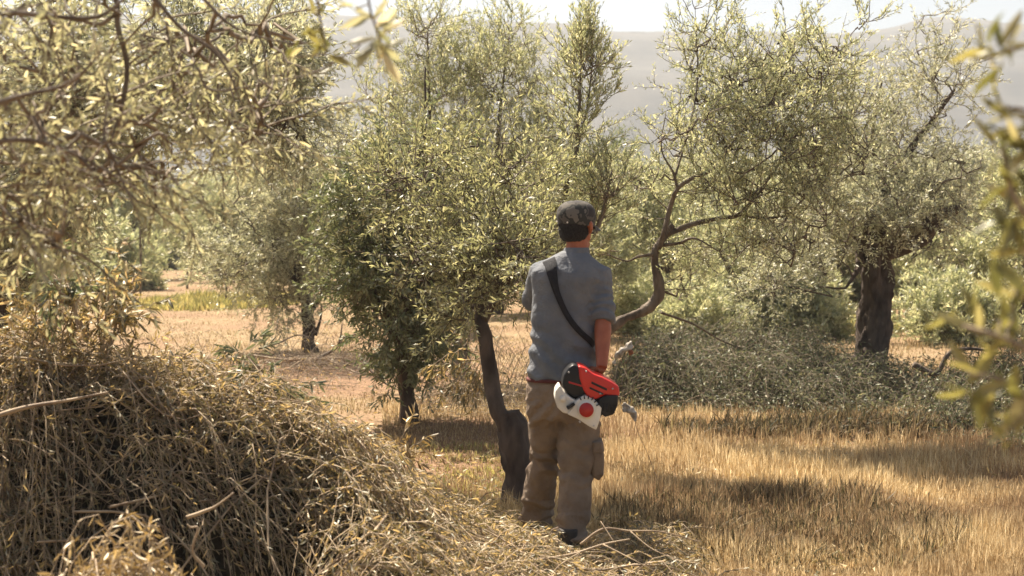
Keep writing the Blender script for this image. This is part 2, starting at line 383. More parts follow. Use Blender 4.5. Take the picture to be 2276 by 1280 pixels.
# ------------------------------------------------------------------ grass
def blades(name, n, region, hfun, m, label, cat, wd=.0021, lean=.35, g=rng, kind='stuff', skip=False):
    """region(g,n)->xy ; hfun(xy)->height"""
    xy = region(g, n); h = hfun(xy)
    keep = h > .004
    if label.startswith('short pale'): keep &= (np.hypot((xy[:, 0]+1.9)/1.9, (xy[:, 1]-15)/2.2)+.6*g.random(n)) > 1.1
    xy = xy[keep]; h = h[keep]; n = len(xy)
    base = np.stack([xy[:, 0], xy[:, 1], np.array([gh(a, b) for a, b in xy])-.01], 1)
    az = g.random(n)*2*np.pi; ln = (np.abs(g.normal(size=n))*lean)[:, None]
    dv = np.stack([np.cos(az), np.sin(az), np.zeros(n)], 1)
    sd = np.stack([-np.sin(az*1.7), np.cos(az*1.7), np.zeros(n)], 1)
    h = h[:, None]; wdv = wd*(.6+.8*g.random(n))[:, None]*(1+base[:, 1:2]*.05)
    up = np.array([0, 0, 1.])
    m1 = base+up*h*.5+dv*h*ln*.35; tp = base+up*h*(1-.25*ln)+dv*h*ln
    V = np.stack([base-sd*wdv, base+sd*wdv, m1+sd*wdv*.8, m1-sd*wdv*.8, tp], 1)
    i = np.arange(n*5).reshape(n, 5)
    o = np_mesh(name, V.reshape(-1, 3), [i[:, [0, 1, 2, 3]], i[:, [3, 2, 4]]], m, rnd=np.repeat(g.random(n), 5))
    return tag(o, label, cat, kind=kind)

def frust(x0, x1, d0, d1, p=1.0):
    """uniform in screen rows-ish: px range and depth range"""
    def f(g, n):
        y = 1/(1/d1 + (1/d0-1/d1)*g.random(n)**p); px = x0+(x1-x0)*g.random(n); return np.stack([(px-1138)/FOC*y, y], 1)
    return f
def hgrass(xy):
    out = np.empty(len(xy))
    for i, (x, y) in enumerate(xy):
        nn = noise.noise(Vector((x*1.1, y*1.1, 9))) ; n2 = noise.noise(Vector((x*4, y*4, 2)))
        out[i] = .115*(1+.8*nn+.6*n2)*random.uniform(.45, 1.45)*(.45+.55*min(1, math.hypot((x-.35)/.8, (y-6.1)/.7)))*(.5 if math.hypot((x+.6)/.9, (y-9)/2) < 1 else 1)
    return out*.85
random.seed(4)
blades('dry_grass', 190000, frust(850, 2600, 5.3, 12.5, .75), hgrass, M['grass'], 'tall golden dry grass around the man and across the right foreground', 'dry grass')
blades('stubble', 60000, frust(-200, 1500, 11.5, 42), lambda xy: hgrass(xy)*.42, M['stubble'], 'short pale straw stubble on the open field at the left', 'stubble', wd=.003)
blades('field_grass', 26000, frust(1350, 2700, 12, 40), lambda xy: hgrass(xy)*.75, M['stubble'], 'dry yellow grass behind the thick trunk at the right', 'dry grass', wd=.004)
def patch(cx, cy, rx, ry):
    def f(g, n):
        u = norm(g.normal(size=(n, 2)))*(g.random(n)**.6)[:, None]; return np.stack([cx+u[:, 0]*rx, cy+u[:, 1]*ry], 1)
    return f
blades('green_grass', 5500, patch(X(490, 30), 30, 1.9, 3.4), lambda xy: hgrass(xy)*1.5, M['weed'], 'green grass patch growing on the far field at the left', 'grass', wd=.010)
blades('weeds', 5000, patch(X(1800, 22), 22, 1.5, 1.2), lambda xy: hgrass(xy)*2.4, M['weed'], 'low green weeds beyond the pile of cut branches', 'weeds', wd=.014, lean=.7)
blades('undergrowth', 2600, patch(X(1010, 8.6), 8.6, .75, 1.2), lambda xy: hgrass(xy)*1.0, M['weed'], 'sparse greenish undergrowth left of the thick leaning stump', 'weeds', wd=.006, lean=.7)

def rect(x0, x1, y0, y1):
    return lambda g, n: np.stack([x0+(x1-x0)*g.random(n), y0+(y1-y0)*g.random(n)], 1)
blades('shade_toned_weeds', 9000, patch(1.45, 6.95, 1.0, .95), lambda xy: hgrass(xy)*1.1, M['weed_shade_tone'], 'brownish green weeds coloured dark as painted shade at the lower right', 'weeds', wd=.004, lean=.5)  # low weeds, darkened in colour to stand in for a crown's shadow
blades('shade_toned_weeds', 4200, patch(2.7, 10.4, 1.5, .35), lambda xy: hgrass(xy)*1.3, M['weed_shade_tone'], 'reddish weeds coloured dark as a painted shade strip before the cut branches', 'weeds', wd=.006, lean=.7)  # dark leaf colour paints in the shade strip under the right crowns
# ------------------------------------------------------------------ brush piles
def brush_pile(name, label, cat, Hf, region, nshoot, per, size, leaf, twigm, stems, seed, flow=(.8, -.5), base=(0, 0, 0), core=None, group=None, detail=True, corem='litter', fn=.55, ln=(.25, .6), lift=.10, droop=.12, wr=.19):
    g = np.random.default_rng(seed)
    root = root_thing(name, base, label, cat, group)
    Hv = lambda q: np.array([Hf(a, b) for a, b in q.reshape(-1, 2)]).reshape(q.shape[:-1])
    xy = region(g, nshoot*3); hh = Hv(xy); ok = hh > .03; xy = xy[ok][:nshoot]; n = len(xy)
    fl = np.array(flow)+g.normal(size=(n, 2))*fn; fl /= np.linalg.norm(fl, axis=1)[:, None]
    L = ln[0]+(ln[1]-ln[0])*g.random(n); K = 7; t = np.linspace(0, 1, K)
    clump = np.array([noise.noise(Vector((a*1.8, b*1.8, seed))) for a, b in xy])*1.6
    ca, sa = np.cos(clump), np.sin(clump); fl = np.stack([fl[:, 0]*ca-fl[:, 1]*sa, fl[:, 0]*sa+fl[:, 1]*ca], 1)
    curv = g.normal(size=n)*.5
    perp = np.stack([-fl[:, 1], fl[:, 0]], 1)
    q = xy[:, None]+fl[:, None]*(L[:, None]*t)[..., None]*.9+perp[:, None]*(curv[:, None]*L[:, None]*t*t)[..., None]*1.1
    z = Hv(q); z0 = z[:, :1]
    z = .35*z+.65*z0 + 0
    lf = (lift*(.1+2.0*g.random(n)**3))[:, None]
    zz = np.maximum(Hv(q), 0)
    z = np.maximum(zz, z*(1-t)+zz*t) + lf*np.sin(np.clip(t*1.25, 0, 1)*np.pi*.85) - .05 + g.normal(size=(n, K))*.004
    P = np.concatenate([q, z[..., None]], -1)
    Vt, Ft = tubes(P, np.tile(np.linspace(.0026, .0009, K), (n, 1))*(.5+.9*g.random(n))[:, None], 3)
    b, d, l, wd = leaf_on_paths(P, .1, per, g, size, wr=wr, ang=.6, droop=droop)
    V, F, r = leaves(b, d, l, wd, rnd=None, curl=.3, detail=detail, g=g)
    put(np_mesh('cut_twigs', Vt, [Ft], M[twigm]), root)
    put(np_mesh('wilted_leaves', V, F, M[leaf], rnd=r), root)
    # long stems
    if stems:
        xy = region(g, stems*3); hh = Hv(xy); xy = xy[hh > .08][:stems]; n = len(xy)
        K = 9; t = np.linspace(0, 1, K)
        fl = np.array(flow)+g.normal(size=(n, 2))*.5; fl /= np.linalg.norm(fl, axis=1)[:, None]
        L = .5+.9*g.random(n); perp = np.stack([-fl[:, 1], fl[:, 0]], 1)
        q = xy[:, None]+fl[:, None]*(L[:, None]*(t-.4))[..., None]+perp[:, None]*(g.normal(size=n)[:, None]*L[:, None]*.9*(t-.5)**2)[..., None]
        z = np.maximum(Hv(q), .0)+.02+(.10*g.random(n))[:, None]*np.sin(t*np.pi)+g.normal(size=(n, K))*.006
        z = (z+np.roll(z, 1, 1)+np.roll(z, -1, 1))/3; z[:, 0] = z[:, 1]; z[:, -1] = z[:, -2]
        P = np.concatenate([q, z[..., None]], -1)
        Vt, Ft = tubes(P, np.tile(np.linspace(.0055, .0016, K), (n, 1))*(.4+.8*g.random(n)**2)[:, None], 5)
        put(np_mesh('bare_stems', Vt, [Ft], M['twig_pale'], smooth=True), root)
    if core:
        x0, x1, y0, y1, nx, ny = core
        xs = np.linspace(x0, x1, nx); ys = np.linspace(y0, y1, ny)
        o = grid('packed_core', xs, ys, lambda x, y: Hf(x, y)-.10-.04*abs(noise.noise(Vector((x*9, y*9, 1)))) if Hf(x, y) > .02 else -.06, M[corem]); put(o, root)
    return root

def bump1(v, c, a, b): # asym gaussian
    s = a if v < c else b
    return math.exp(-((v-c)/s)**2)
# crest of the big heap (world x -> crest height), crest line at y = yc(x)
CX = [-3.4, -2.6, -2.08, -1.6, -1.2, -.9, -.49, -.25, -.07, .05, .21, .5, .8, 1.0]
CZ = [.9, 1.05, 1.12, 1.10, 1.03, .86, .58, .38, .26, .23, .18, .18, .13, 0]
def H1(x, y):
    c = np.interp(x, CX, CZ); yc = 5.25
    front = .46 if x < -.8 else (.46+.8*min(1, (x+.85)/.45))
    h = c*bump1(y, yc, front, 1.15)
    h2 = .12*bump1(x, -1.0, 1.6, 1.0)*bump1(y, 4.35, .6, .5)
    return max(h, h2) - .12*max(0, noise.noise(Vector((x*2.6+5, y*1.5, 8)))) + (.13*noise.noise(Vector((x*2.2, y*2.2, 4)))+.06*noise.noise(Vector((x*6, y*6, 14))))*min(1, c*2) - .02
def hollow(g, n):
    q = rect(-3.2, 1.05, 3.6, 6.9)(g, n); ok = g.random(n) < np.where((q[:, 0] > -1.75) & (q[:, 0] < -.82) & (q[:, 1] < 4.9), .1, 1.0)
    ok &= g.random(n) < np.where(q[:, 0] > .05, .5, 1.0)
    ok &= np.array([noise.noise(Vector((a*2.3, b*2.3, 21)))+.5*noise.noise(Vector((a*6, b*6, 3))) for a, b in q]) < .22+.3*g.random(n)
    return q[ok]
def H2(x, y):
    return .72*bump1(x, -1.15, .38, .40)*bump1(y, 3.75, .5, .36)+.05*noise.noise(Vector((x*4, y*4, 7)))-.03
def H2b(x, y):
    return .64*bump1(x, -1.75, .35, .25)*bump1(y, 3.8, .5, .36)+.05*noise.noise(Vector((x*4, y*4, 7)))-.03
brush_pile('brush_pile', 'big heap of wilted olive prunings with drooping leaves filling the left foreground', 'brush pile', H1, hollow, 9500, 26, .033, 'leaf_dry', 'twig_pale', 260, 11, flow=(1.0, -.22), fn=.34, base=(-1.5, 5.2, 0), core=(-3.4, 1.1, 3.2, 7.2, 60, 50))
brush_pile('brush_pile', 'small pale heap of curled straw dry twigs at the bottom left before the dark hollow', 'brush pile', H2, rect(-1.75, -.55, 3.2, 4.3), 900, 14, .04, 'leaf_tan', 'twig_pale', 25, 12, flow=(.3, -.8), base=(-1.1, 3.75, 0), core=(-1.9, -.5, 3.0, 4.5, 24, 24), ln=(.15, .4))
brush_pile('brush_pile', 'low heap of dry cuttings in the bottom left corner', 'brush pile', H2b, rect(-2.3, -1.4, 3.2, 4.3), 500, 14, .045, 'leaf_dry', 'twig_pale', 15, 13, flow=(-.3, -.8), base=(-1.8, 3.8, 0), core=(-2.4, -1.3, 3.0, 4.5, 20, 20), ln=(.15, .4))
def clumpy(f, sd, th):
    def h(g, n):
        q = f(g, n*2); k = np.array([noise.noise(Vector((a*1.9, b*1.9, sd)))+.4*noise.noise(Vector((a*5, b*5, sd))) for a, b in q]) < th+.2*g.random(len(q)); return q[k]
    return h
def H3(x, y):  # mid pile of green cuttings right of the man
    px = 1138+x/13*FOC
    c = np.interp(px, [1330, 1400, 1500, 1650, 1800, 1900, 2000], [.0, .36, .36, .46, .36, .14, 0])
    return c*bump1(y, 13.0, .9, .8)*(1+.6*noise.noise(Vector((x*1.3, y*1.3, 6))))+.12*noise.noise(Vector((x*3.1, y*3.1, 2)))*min(1, c*4)-.02
brush_pile('branch_pile', 'long pile of freshly cut grey green olive branches between the man and the thick trunk', 'branch pile', H3, clumpy(rect(.8, 4.0, 11.7, 14.2), 31, .2), 3600, 16, .05, 'leaf_pile', 'twig', 45, 14, flow=(.6, -.5), base=(2.4, 13, 0), core=(.6, 4.2, 11.3, 14.6, 40, 30), detail=False, ln=(.4, 1.0), lift=.22, droop=.0, wr=.26, fn=.35)
def H4(x, y):
    px = 1138+x/11*FOC
    c = np.interp(px, [2010, 2100, 2220, 2350, 2500], [.0, .12, .32, .4, 0])
    return c*bump1(y, 11.2, 1.1, 1.2)*(1+.6*noise.noise(Vector((x*1.3, y*1.3, 9))))+.14*noise.noise(Vector((x*2.5, y*2.5, 5)))-.02
brush_pile('branch_pile', 'leafy heap of cut branches at the right edge under the foreground leaves', 'branch pile', H4, clumpy(rect(3.0, 5.6, 9.6, 13), 32, .08), 1400, 16, .05, 'leaf_pile', 'twig', 30, 15, flow=(-.5, -.5), base=(4.3, 11.2, 0), core=(2.9, 5.8, 9.3, 13.3, 30, 30), detail=False, ln=(.4, .9), lift=.20, droop=.0, wr=.26, fn=.35)
def H5(x, y): return .12*bump1(x, -2.2, .9, .9)*bump1(y, 15.2, .7, .7)+.02*noise.noise(Vector((x*3, y*3, 5)))
brush_pile('twig_heap', 'flat heap of bare pruned branches below the small tree at the left', 'twig heap', H5, rect(-3.1, -1.2, 14.4, 16.0), 260, 3, .045, 'leaf_dry', 'twig', 90, 16, flow=(.9, -.15), base=(-2.2, 15.2, 0), detail=False, ln=(.5, 1.1), lift=.3, droop=.1)

def H6(x, y): return .14*bump1(x, -.35, .6, .6)*bump1(y, 12.2, .7, .7)+.02*noise.noise(Vector((x*3, y*3, 8)))
brush_pile('twig_heap', 'low tangle of bare branches and dry leaves between the dark tree and the leaning stump', 'twig heap', H6, rect(-1.1, .35, 11.4, 13.0), 300, 6, .05, 'leaf_dry', 'twig', 40, 17, flow=(.9, -.15), base=(-.35, 12.2, 0), detail=False, ln=(.4, .9), lift=.35, droop=.15)
def H7(x, y): return .10*bump1(x, -3.3, 1.2, 1.2)*bump1(y, 13.5, .9, .9)+.02*noise.noise(Vector((x*3, y*3, 9)))
brush_pile('twig_heap', 'thin scatter of dry twigs on the pale field just behind the big heap', 'twig heap', H7, rect(-4.6, -1.9, 12.4, 14.6), 260, 6, .05, 'leaf_dry', 'twig', 40, 18, flow=(.9, -.15), base=(-3.3, 13.5, 0), detail=False, ln=(.4, .9), lift=.3, droop=.15)
g = np.random.default_rng(77); q = frust(700, 2500, 5.4, 14, .8)(g, 3500)
bq = np.stack([q[:, 0], q[:, 1], .01+.03*g.random(len(q))], 1); dq = norm(g.normal(size=(len(q), 3))*np.array([1, 1, .35]))
V, F, r = leaves(bq, dq, .03+.04*g.random(len(q)), .008+.006*g.random(len(q)), curl=.3, g=g)
tag(np_mesh('fallen_leaves', V, F, M['leaf_dry'], rnd=r), 'dry olive leaves fallen into the grass', 'fallen leaves', kind='stuff')
# ------------------------------------------------------------------ trees
# centre dark tree (trunk px 905)
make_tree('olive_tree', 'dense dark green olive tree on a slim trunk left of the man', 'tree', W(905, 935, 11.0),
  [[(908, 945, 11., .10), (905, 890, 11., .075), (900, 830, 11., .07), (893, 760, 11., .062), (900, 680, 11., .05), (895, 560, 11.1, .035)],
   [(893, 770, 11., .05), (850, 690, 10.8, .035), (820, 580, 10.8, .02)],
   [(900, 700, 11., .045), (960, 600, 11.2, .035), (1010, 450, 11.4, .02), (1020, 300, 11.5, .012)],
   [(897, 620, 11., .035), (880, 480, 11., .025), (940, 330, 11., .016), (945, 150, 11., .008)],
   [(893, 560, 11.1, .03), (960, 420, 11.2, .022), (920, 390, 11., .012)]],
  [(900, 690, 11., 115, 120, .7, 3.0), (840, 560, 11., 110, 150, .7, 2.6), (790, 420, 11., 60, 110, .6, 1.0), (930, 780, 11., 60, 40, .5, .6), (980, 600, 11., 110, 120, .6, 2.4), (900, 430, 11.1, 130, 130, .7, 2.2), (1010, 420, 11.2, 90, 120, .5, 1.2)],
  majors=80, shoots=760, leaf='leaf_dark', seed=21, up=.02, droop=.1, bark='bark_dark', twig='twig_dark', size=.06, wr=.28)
# tall pale one behind: sun lit upright shoots
make_tree('olive_tree', 'tall sunlit olive tree with upright feathery shoots rising behind the dark tree', 'tree', W(1030, 850, 14.5),
  [[(1030, 860, 14.5, .11), (1025, 760, 14.5, .09), (1040, 640, 14.5, .08), (1030, 540, 14.5, .06)],
   [(1035, 600, 14.5, .05), (960, 440, 14.4, .035), (955, 250, 14.4, .02), (950, 70, 14.4, .008)],
   [(1035, 560, 14.5, .05), (1100, 420, 14.6, .035), (1110, 260, 14.6, .02), (1130, 90, 14.6, .008)],
   [(1030, 560, 14.5, .04), (1040, 380, 14.8, .025), (1030, 160, 14.8, .01)],
   [(1045, 580, 14.5, .04), (1180, 480, 14.2, .025), (1210, 330, 14.2, .012)]],
  [(960, 170, 14.5, 85, 140, .6, 1.5), (1050, 200, 14.6, 70, 130, .7, 1.2), (1130, 160, 14.6, 75, 110, .6, 1.4), (930, 330, 14.5, 120, 110, .8, 1.6), (1080, 360, 14.6, 130, 120, .8, 2.2), (1190, 400, 14.4, 80, 120, .6, 1.3), (1200, 280, 14.5, 45, 120, .5, .8), (860, 240, 14.5, 60, 100, .6, .6), (1100, 500, 14.4, 150, 110, .8, 1.5), (950, 70, 14.5, 60, 60, .4, .35), (1135, 70, 14.5, 40, 50, .4, .25)],
  majors=110, shoots=820, leaf='leaf', seed=22, up=.35, size=.048, per=16, twig='twig', sl=.45)
# lone upright shoot tree at px 1290
make_tree('olive_tree', 'slender young olive with a single tall shoot standing above the man\'s cap', 'tree', W(1265, 1015, 9.2),
  [[(1262, 1025, 9.2, .05), (1258, 640, 9.2, .035), (1256, 430, 9.2, .024), (1280, 340, 9.2, .018), (1288, 230, 9.2, .012), (1292, 110, 9.2, .005)],
   [(1282, 330, 9.2, .012), (1305, 240, 9.2, .009), (1318, 130, 9.2, .004)],
   [(1262, 560, 9.2, .025), (1220, 440, 9.2, .015), (1180, 340, 9.2, .006)],
   [(1262, 600, 9.2, .025), (1330, 500, 9.2, .018), (1360, 380, 9.2, .008)]],
  [(1300, 150, 9.2, 42, 85, .22, 1.3), (1290, 280, 9.2, 40, 80, .2, .6), (1340, 430, 9.2, 80, 80, .4, .9), (1230, 450, 9.2, 80, 90, .4, 1.0), (1290, 540, 9.2, 110, 70, .5, .8)],
  majors=36, shoots=300, leaf='leaf', seed=23, up=.5, size=.038, sl=.28)
# stump / leaning tree right behind the man
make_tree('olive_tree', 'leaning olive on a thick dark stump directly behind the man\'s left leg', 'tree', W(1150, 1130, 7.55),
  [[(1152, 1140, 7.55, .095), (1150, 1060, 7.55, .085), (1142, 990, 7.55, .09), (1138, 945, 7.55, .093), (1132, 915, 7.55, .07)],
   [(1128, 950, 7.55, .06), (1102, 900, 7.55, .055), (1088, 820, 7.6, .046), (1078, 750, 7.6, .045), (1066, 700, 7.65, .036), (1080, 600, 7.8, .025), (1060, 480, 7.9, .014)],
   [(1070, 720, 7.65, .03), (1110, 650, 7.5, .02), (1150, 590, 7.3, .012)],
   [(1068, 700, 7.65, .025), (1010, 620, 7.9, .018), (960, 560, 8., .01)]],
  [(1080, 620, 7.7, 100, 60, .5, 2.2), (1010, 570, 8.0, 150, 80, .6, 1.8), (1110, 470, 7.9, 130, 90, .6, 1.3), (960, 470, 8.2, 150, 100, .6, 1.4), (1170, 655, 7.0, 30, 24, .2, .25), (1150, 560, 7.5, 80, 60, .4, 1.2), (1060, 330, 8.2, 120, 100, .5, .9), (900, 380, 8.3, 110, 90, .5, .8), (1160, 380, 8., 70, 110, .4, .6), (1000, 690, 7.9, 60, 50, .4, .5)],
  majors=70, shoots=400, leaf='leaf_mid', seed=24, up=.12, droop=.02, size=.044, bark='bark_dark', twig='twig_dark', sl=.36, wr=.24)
# crooked limbed tree to the right of the man
make_tree('olive_tree', 'crooked olive right of the man with bare twisting limbs and a wide sunlit crown', 'tree', W(1290, 960, 10.2),
  [[(1285, 985, 10.2, 0.0858), (1300, 850, 10.2, 0.0663), (1340, 745, 10.2, 0.0546), (1385, 710, 10.2, 0.0468), (1440, 685, 10.2, 0.0429), (1466, 650, 10.2, 0.0515), (1458, 605, 10.2, 0.0390), (1455, 560, 10.2, 0.0328), (1478, 525, 10.2, 0.0296), (1496, 500, 10.2, 0.0265)],
   [(1462, 560, 10.2, 0.0218), (1475, 520, 10.1, 0.0234), (1490, 460, 10.1, 0.0203), (1506, 420, 10., 0.0187), (1540, 395, 10., 0.0156), (1585, 375, 10., 0.0109), (1640, 300, 10., 0.0062)],
   [(1506, 425, 10., 0.0125), (1497, 385, 10., 0.0094), (1470, 330, 10., 0.0055), (1480, 250, 10., 0.0031)],
   [(1498, 400, 10., 0.0094), (1530, 290, 10.1, 0.0078), (1550, 180, 10.2, 0.0062), (1545, 20, 10.3, 0.0031)],
   [(1485, 520, 10.2, 0.0234), (1540, 498, 10.2, 0.0218), (1600, 485, 10.2, 0.0187), (1645, 475, 10.2, 0.0172), (1690, 420, 10.2, 0.0156), (1730, 365, 10.3, 0.0140), (1760, 310, 10.3, 0.0125), (1820, 275, 10.4, 0.0094), (1900, 255, 10.4, 0.0055)],
   [(1640, 478, 10.2, 0.0109), (1700, 485, 10.2, 0.0094), (1760, 480, 10.1, 0.0070), (1800, 500, 10., 0.0039)],
   [(1470, 545, 10.2, 0.0172), (1510, 540, 10.1, 0.0125), (1545, 530, 10., 0.0094), (1600, 560, 10., 0.0047)],
   [(1458, 565, 10.2, 0.0172), (1420, 570, 10.1, 0.0125), (1390, 580, 10.1, 0.0078), (1340, 560, 10., 0.0047)],
   [(1750, 325, 10.3, 0.0094), (1745, 270, 10.3, 0.0070), (1800, 190, 10.4, 0.0047), (1850, 120, 10.4, 0.0031)]],
  [(1560, 110, 10.3, 90, 110, .6, .7), (1640, 200, 10.3, 110, 110, .7, 2.0), (1760, 170, 10.4, 110, 100, .7, 1.9), (1570, 300, 10.2, 120, 90, .7, 1.9), (1720, 300, 10.3, 130, 100, .8, 2.3), (1850, 200, 10.4, 80, 100, .6, 1.0), (1850, 340, 10.3, 90, 90, .7, 1.2), (1600, 420, 10.1, 110, 60, .6, 1.3), (1760, 440, 10.2, 120, 70, .7, 1.5), (1440, 430, 10.3, 60, 80, .4, .6), (1560, 20, 10.3, 40, 50, .3, .12), (1920, 60, 10.4, 30, 50, .3, .10), (1700, 540, 10.1, 130, 60, .6, .9), (1540, 600, 10.3, 80, 70, .5, .5)],
  majors=130, shoots=720, leaf='leaf', seed=25, up=.26, size=.042, per=14, twig='twig_dark', sl=.36)
# thick trunk tree at right
make_tree('olive_tree', 'old olive with a thick upright dark trunk and silvery crown at the right', 'tree', W(1935, 865, 13.4),
  [[(1925, 875, 13.4, .27), (1935, 820, 13.4, .215), (1940, 760, 13.4, .195), (1948, 680, 13.4, .185), (1946, 610, 13.4, .178), (1948, 555, 13.4, .17), (1950, 520, 13.4, .12)],
   [(1955, 560, 13.4, .14), (2010, 540, 13.3, .12), (2055, 520, 13.2, .10), (2085, 480, 13.1, .075), (2140, 460, 13., .04)],
   [(1935, 570, 13.4, .11), (1930, 480, 13.4, .08), (1990, 400, 13.4, .05), (2025, 330, 13.4, .035), (2070, 270, 13.4, .028), (2118, 205, 13.3, .02)],
   [(1935, 560, 13.4, .10), (1880, 480, 13.5, .06), (1820, 400, 13.6, .03), (1800, 300, 13.6, .012)],
   [(1950, 540, 13.4, .09), (1960, 420, 13.6, .05), (1940, 300, 13.7, .025), (1960, 180, 13.7, .01)],
   [(1912, 560, 13.4, .05), (1905, 600, 13.2, .03), (1880, 640, 13., .012)],
   [(1912, 800, 13.3, .10), (1895, 840, 13.15, .07), (1880, 870, 13., .04)]],
  [(1950, 420, 13.4, 170, 110, 1.1, 3.0), (1900, 300, 13.5, 150, 110, 1., 2.0), (2060, 380, 13.3, 130, 110, 1., 1.9), (1990, 250, 13.5, 130, 100, .9, 1.2), (2080, 200, 13.4, 110, 110, .8, .9), (1870, 490, 13.3, 150, 70, 1., 2.2), (2000, 490, 13., 120, 60, .8, 1.8), (2100, 500, 13.2, 120, 80, .8, 1.0), (1780, 520, 13.2, 110, 90, .8, 1.2), (2110, 90, 13.4, 70, 90, .6, .30), (1720, 610, 13.3, 80, 70, .7, .7)],
  majors=130, shoots=780, leaf='leaf_grey', seed=26, up=.12, size=.05, per=15, bark='bark_dark', twig='twig_dark', sides=36, sl=.42)
# small tree left (trunk 685,780)
make_tree('olive_tree', 'small olive with a short dark trunk standing on the pale field at the left', 'tree', W(688, 782, 17.6),
  [[(690, 788, 17.6, .14), (684, 760, 17.6, .095), (688, 720, 17.6, .095), (682, 680, 17.6, .085), (668, 640, 17.6, .07), (660, 580, 17.6, .05)],
   [(684, 700, 17.6, .06), (712, 660, 17.5, .035), (740, 600, 17.5, .02)],
   [(672, 650, 17.6, .06), (620, 580, 17.5, .035), (560, 520, 17.5, .02)],
   [(662, 600, 17.6, .05), (680, 480, 17.6, .03), (700, 340, 17.7, .015)],
   [(700, 745, 17.6, .03), (712, 710, 17.6, .02), (715, 680, 17.6, .012)]],
  [(650, 590, 17.6, 110, 90, 1., 2.4), (560, 560, 17.5, 110, 80, 1., 1.6), (640, 660, 17.5, 70, 60, .7, 1.0), (700, 480, 17.6, 130, 120, 1., 2.2), (600, 430, 17.6, 120, 110, 1., 1.6), (740, 330, 17.7, 100, 110, 1., 1.4), (480, 590, 17.4, 60, 50, .6, .5), (620, 320, 17.7, 110, 90, 1., 1.2)],
  majors=90, shoots=650, leaf='leaf_grey', seed=27, up=.05, droop=.05, size=.07, bark='bark_dark', twig='twig_dark', sl=.5)
# dark trunk at the left edge
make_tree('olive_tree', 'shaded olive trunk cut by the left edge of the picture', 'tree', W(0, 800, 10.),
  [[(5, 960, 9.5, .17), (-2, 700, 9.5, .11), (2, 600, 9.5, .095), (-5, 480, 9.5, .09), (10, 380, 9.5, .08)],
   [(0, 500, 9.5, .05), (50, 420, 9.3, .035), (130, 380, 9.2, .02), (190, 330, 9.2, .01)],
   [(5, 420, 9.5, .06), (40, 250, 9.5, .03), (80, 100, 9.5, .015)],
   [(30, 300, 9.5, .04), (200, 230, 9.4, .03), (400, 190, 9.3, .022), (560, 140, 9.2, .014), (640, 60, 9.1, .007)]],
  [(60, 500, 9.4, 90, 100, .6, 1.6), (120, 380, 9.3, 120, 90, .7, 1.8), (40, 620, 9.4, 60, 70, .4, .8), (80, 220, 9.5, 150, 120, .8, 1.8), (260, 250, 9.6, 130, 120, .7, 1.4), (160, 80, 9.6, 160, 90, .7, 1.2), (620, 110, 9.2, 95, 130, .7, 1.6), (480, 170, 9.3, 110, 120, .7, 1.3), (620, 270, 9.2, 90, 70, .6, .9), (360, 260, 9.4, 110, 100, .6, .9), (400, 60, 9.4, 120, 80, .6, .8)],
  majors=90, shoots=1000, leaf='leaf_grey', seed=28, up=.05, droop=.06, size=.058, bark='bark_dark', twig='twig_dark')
# overhanging branches in the near top left
make_tree('olive_tree', 'close overhanging olive boughs with hanging twigs across the top left corner', 'tree', (-3.6, 3.2, 0),
  [[(-1980, 1950, 3.2, 0.1600), (-1900, 1200, 3.2, 0.1400), (-1700, 400, 3.2, 0.1200), (-1400, -300, 3.2, 0.0900)],
   [(-1500, -100, 3.2, 0.0700), (-900, -350, 3.3, 0.0500), (-300, -250, 3.4, 0.0245), (100, -120, 3.4, 0.0154), (245, -20, 3.4, 0.0098), (262, 60, 3.4, 0.0084), (282, 150, 3.4, 0.0077), (268, 250, 3.4, 0.0070), (245, 320, 3.4, 0.0042)],
   [(-300, -250, 3.4, 0.0140), (200, -180, 3.3, 0.0098), (340, -10, 3.2, 0.0070), (400, 60, 3.2, 0.0056), (490, 130, 3.2, 0.0042), (540, 240, 3.2, 0.0021)],
   [(-300, -250, 3.4, 0.0140), (-100, 0, 3.2, 0.0098), (60, 30, 3.1, 0.0063), (200, 40, 3.1, 0.0056), (260, 10, 3.1, 0.0042), (330, -60, 3.1, 0.0028)],
   [(200, -180, 3.3, 0.0084), (420, -30, 3.4, 0.0056), (520, 60, 3.4, 0.0042), (640, 95, 3.4, 0.0028), (740, 90, 3.3, 0.0014)],
   [(-700, 200, 3., 0.0210), (-200, 260, 2.8, 0.0105), (60, 210, 2.7, 0.0063), (160, 180, 2.6, 0.0042), (230, 110, 2.5, 0.0021)],
   [(-700, 200, 3., 0.0210), (-200, 340, 2.9, 0.0098), (40, 310, 2.9, 0.0063), (180, 350, 3., 0.0042), (320, 430, 3., 0.0021)],
   [(440, 150, 3.3, 0.0035), (470, 200, 3.3, 0.0028), (590, 185, 3.3, 0.0021), (700, 160, 3.1, 0.0017), (800, 100, 2.6, 0.0014)],
   [(180, 350, 3., 0.0042), (240, 430, 3., 0.0031), (262, 510, 3., 0.0021), (300, 560, 3., 0.0014)]],
  [(100, 90, 3.6, 200, 130, .8, 1.4), (350, 90, 3.7, 150, 100, .7, .9), (100, 290, 3.4, 180, 110, .8, 1.6), (330, 290, 3.5, 150, 110, .7, 1.1), (560, 110, 3.9, 130, 110, .6, .9), (560, 260, 4.0, 130, 90, .6, .8), (60, 430, 3.3, 90, 90, .5, .8), (150, 540, 3.6, 90, 60, .5, .35), (300, 400, 3.6, 130, 45, .5, .35)],
  majors=70, shoots=230, sub=2, per=9, leaf='leaf_near', seed=29, up=.0, droop=.15, size=.034, detail=True, twig='twig', bark='bark', sl=.24, wr=.22)
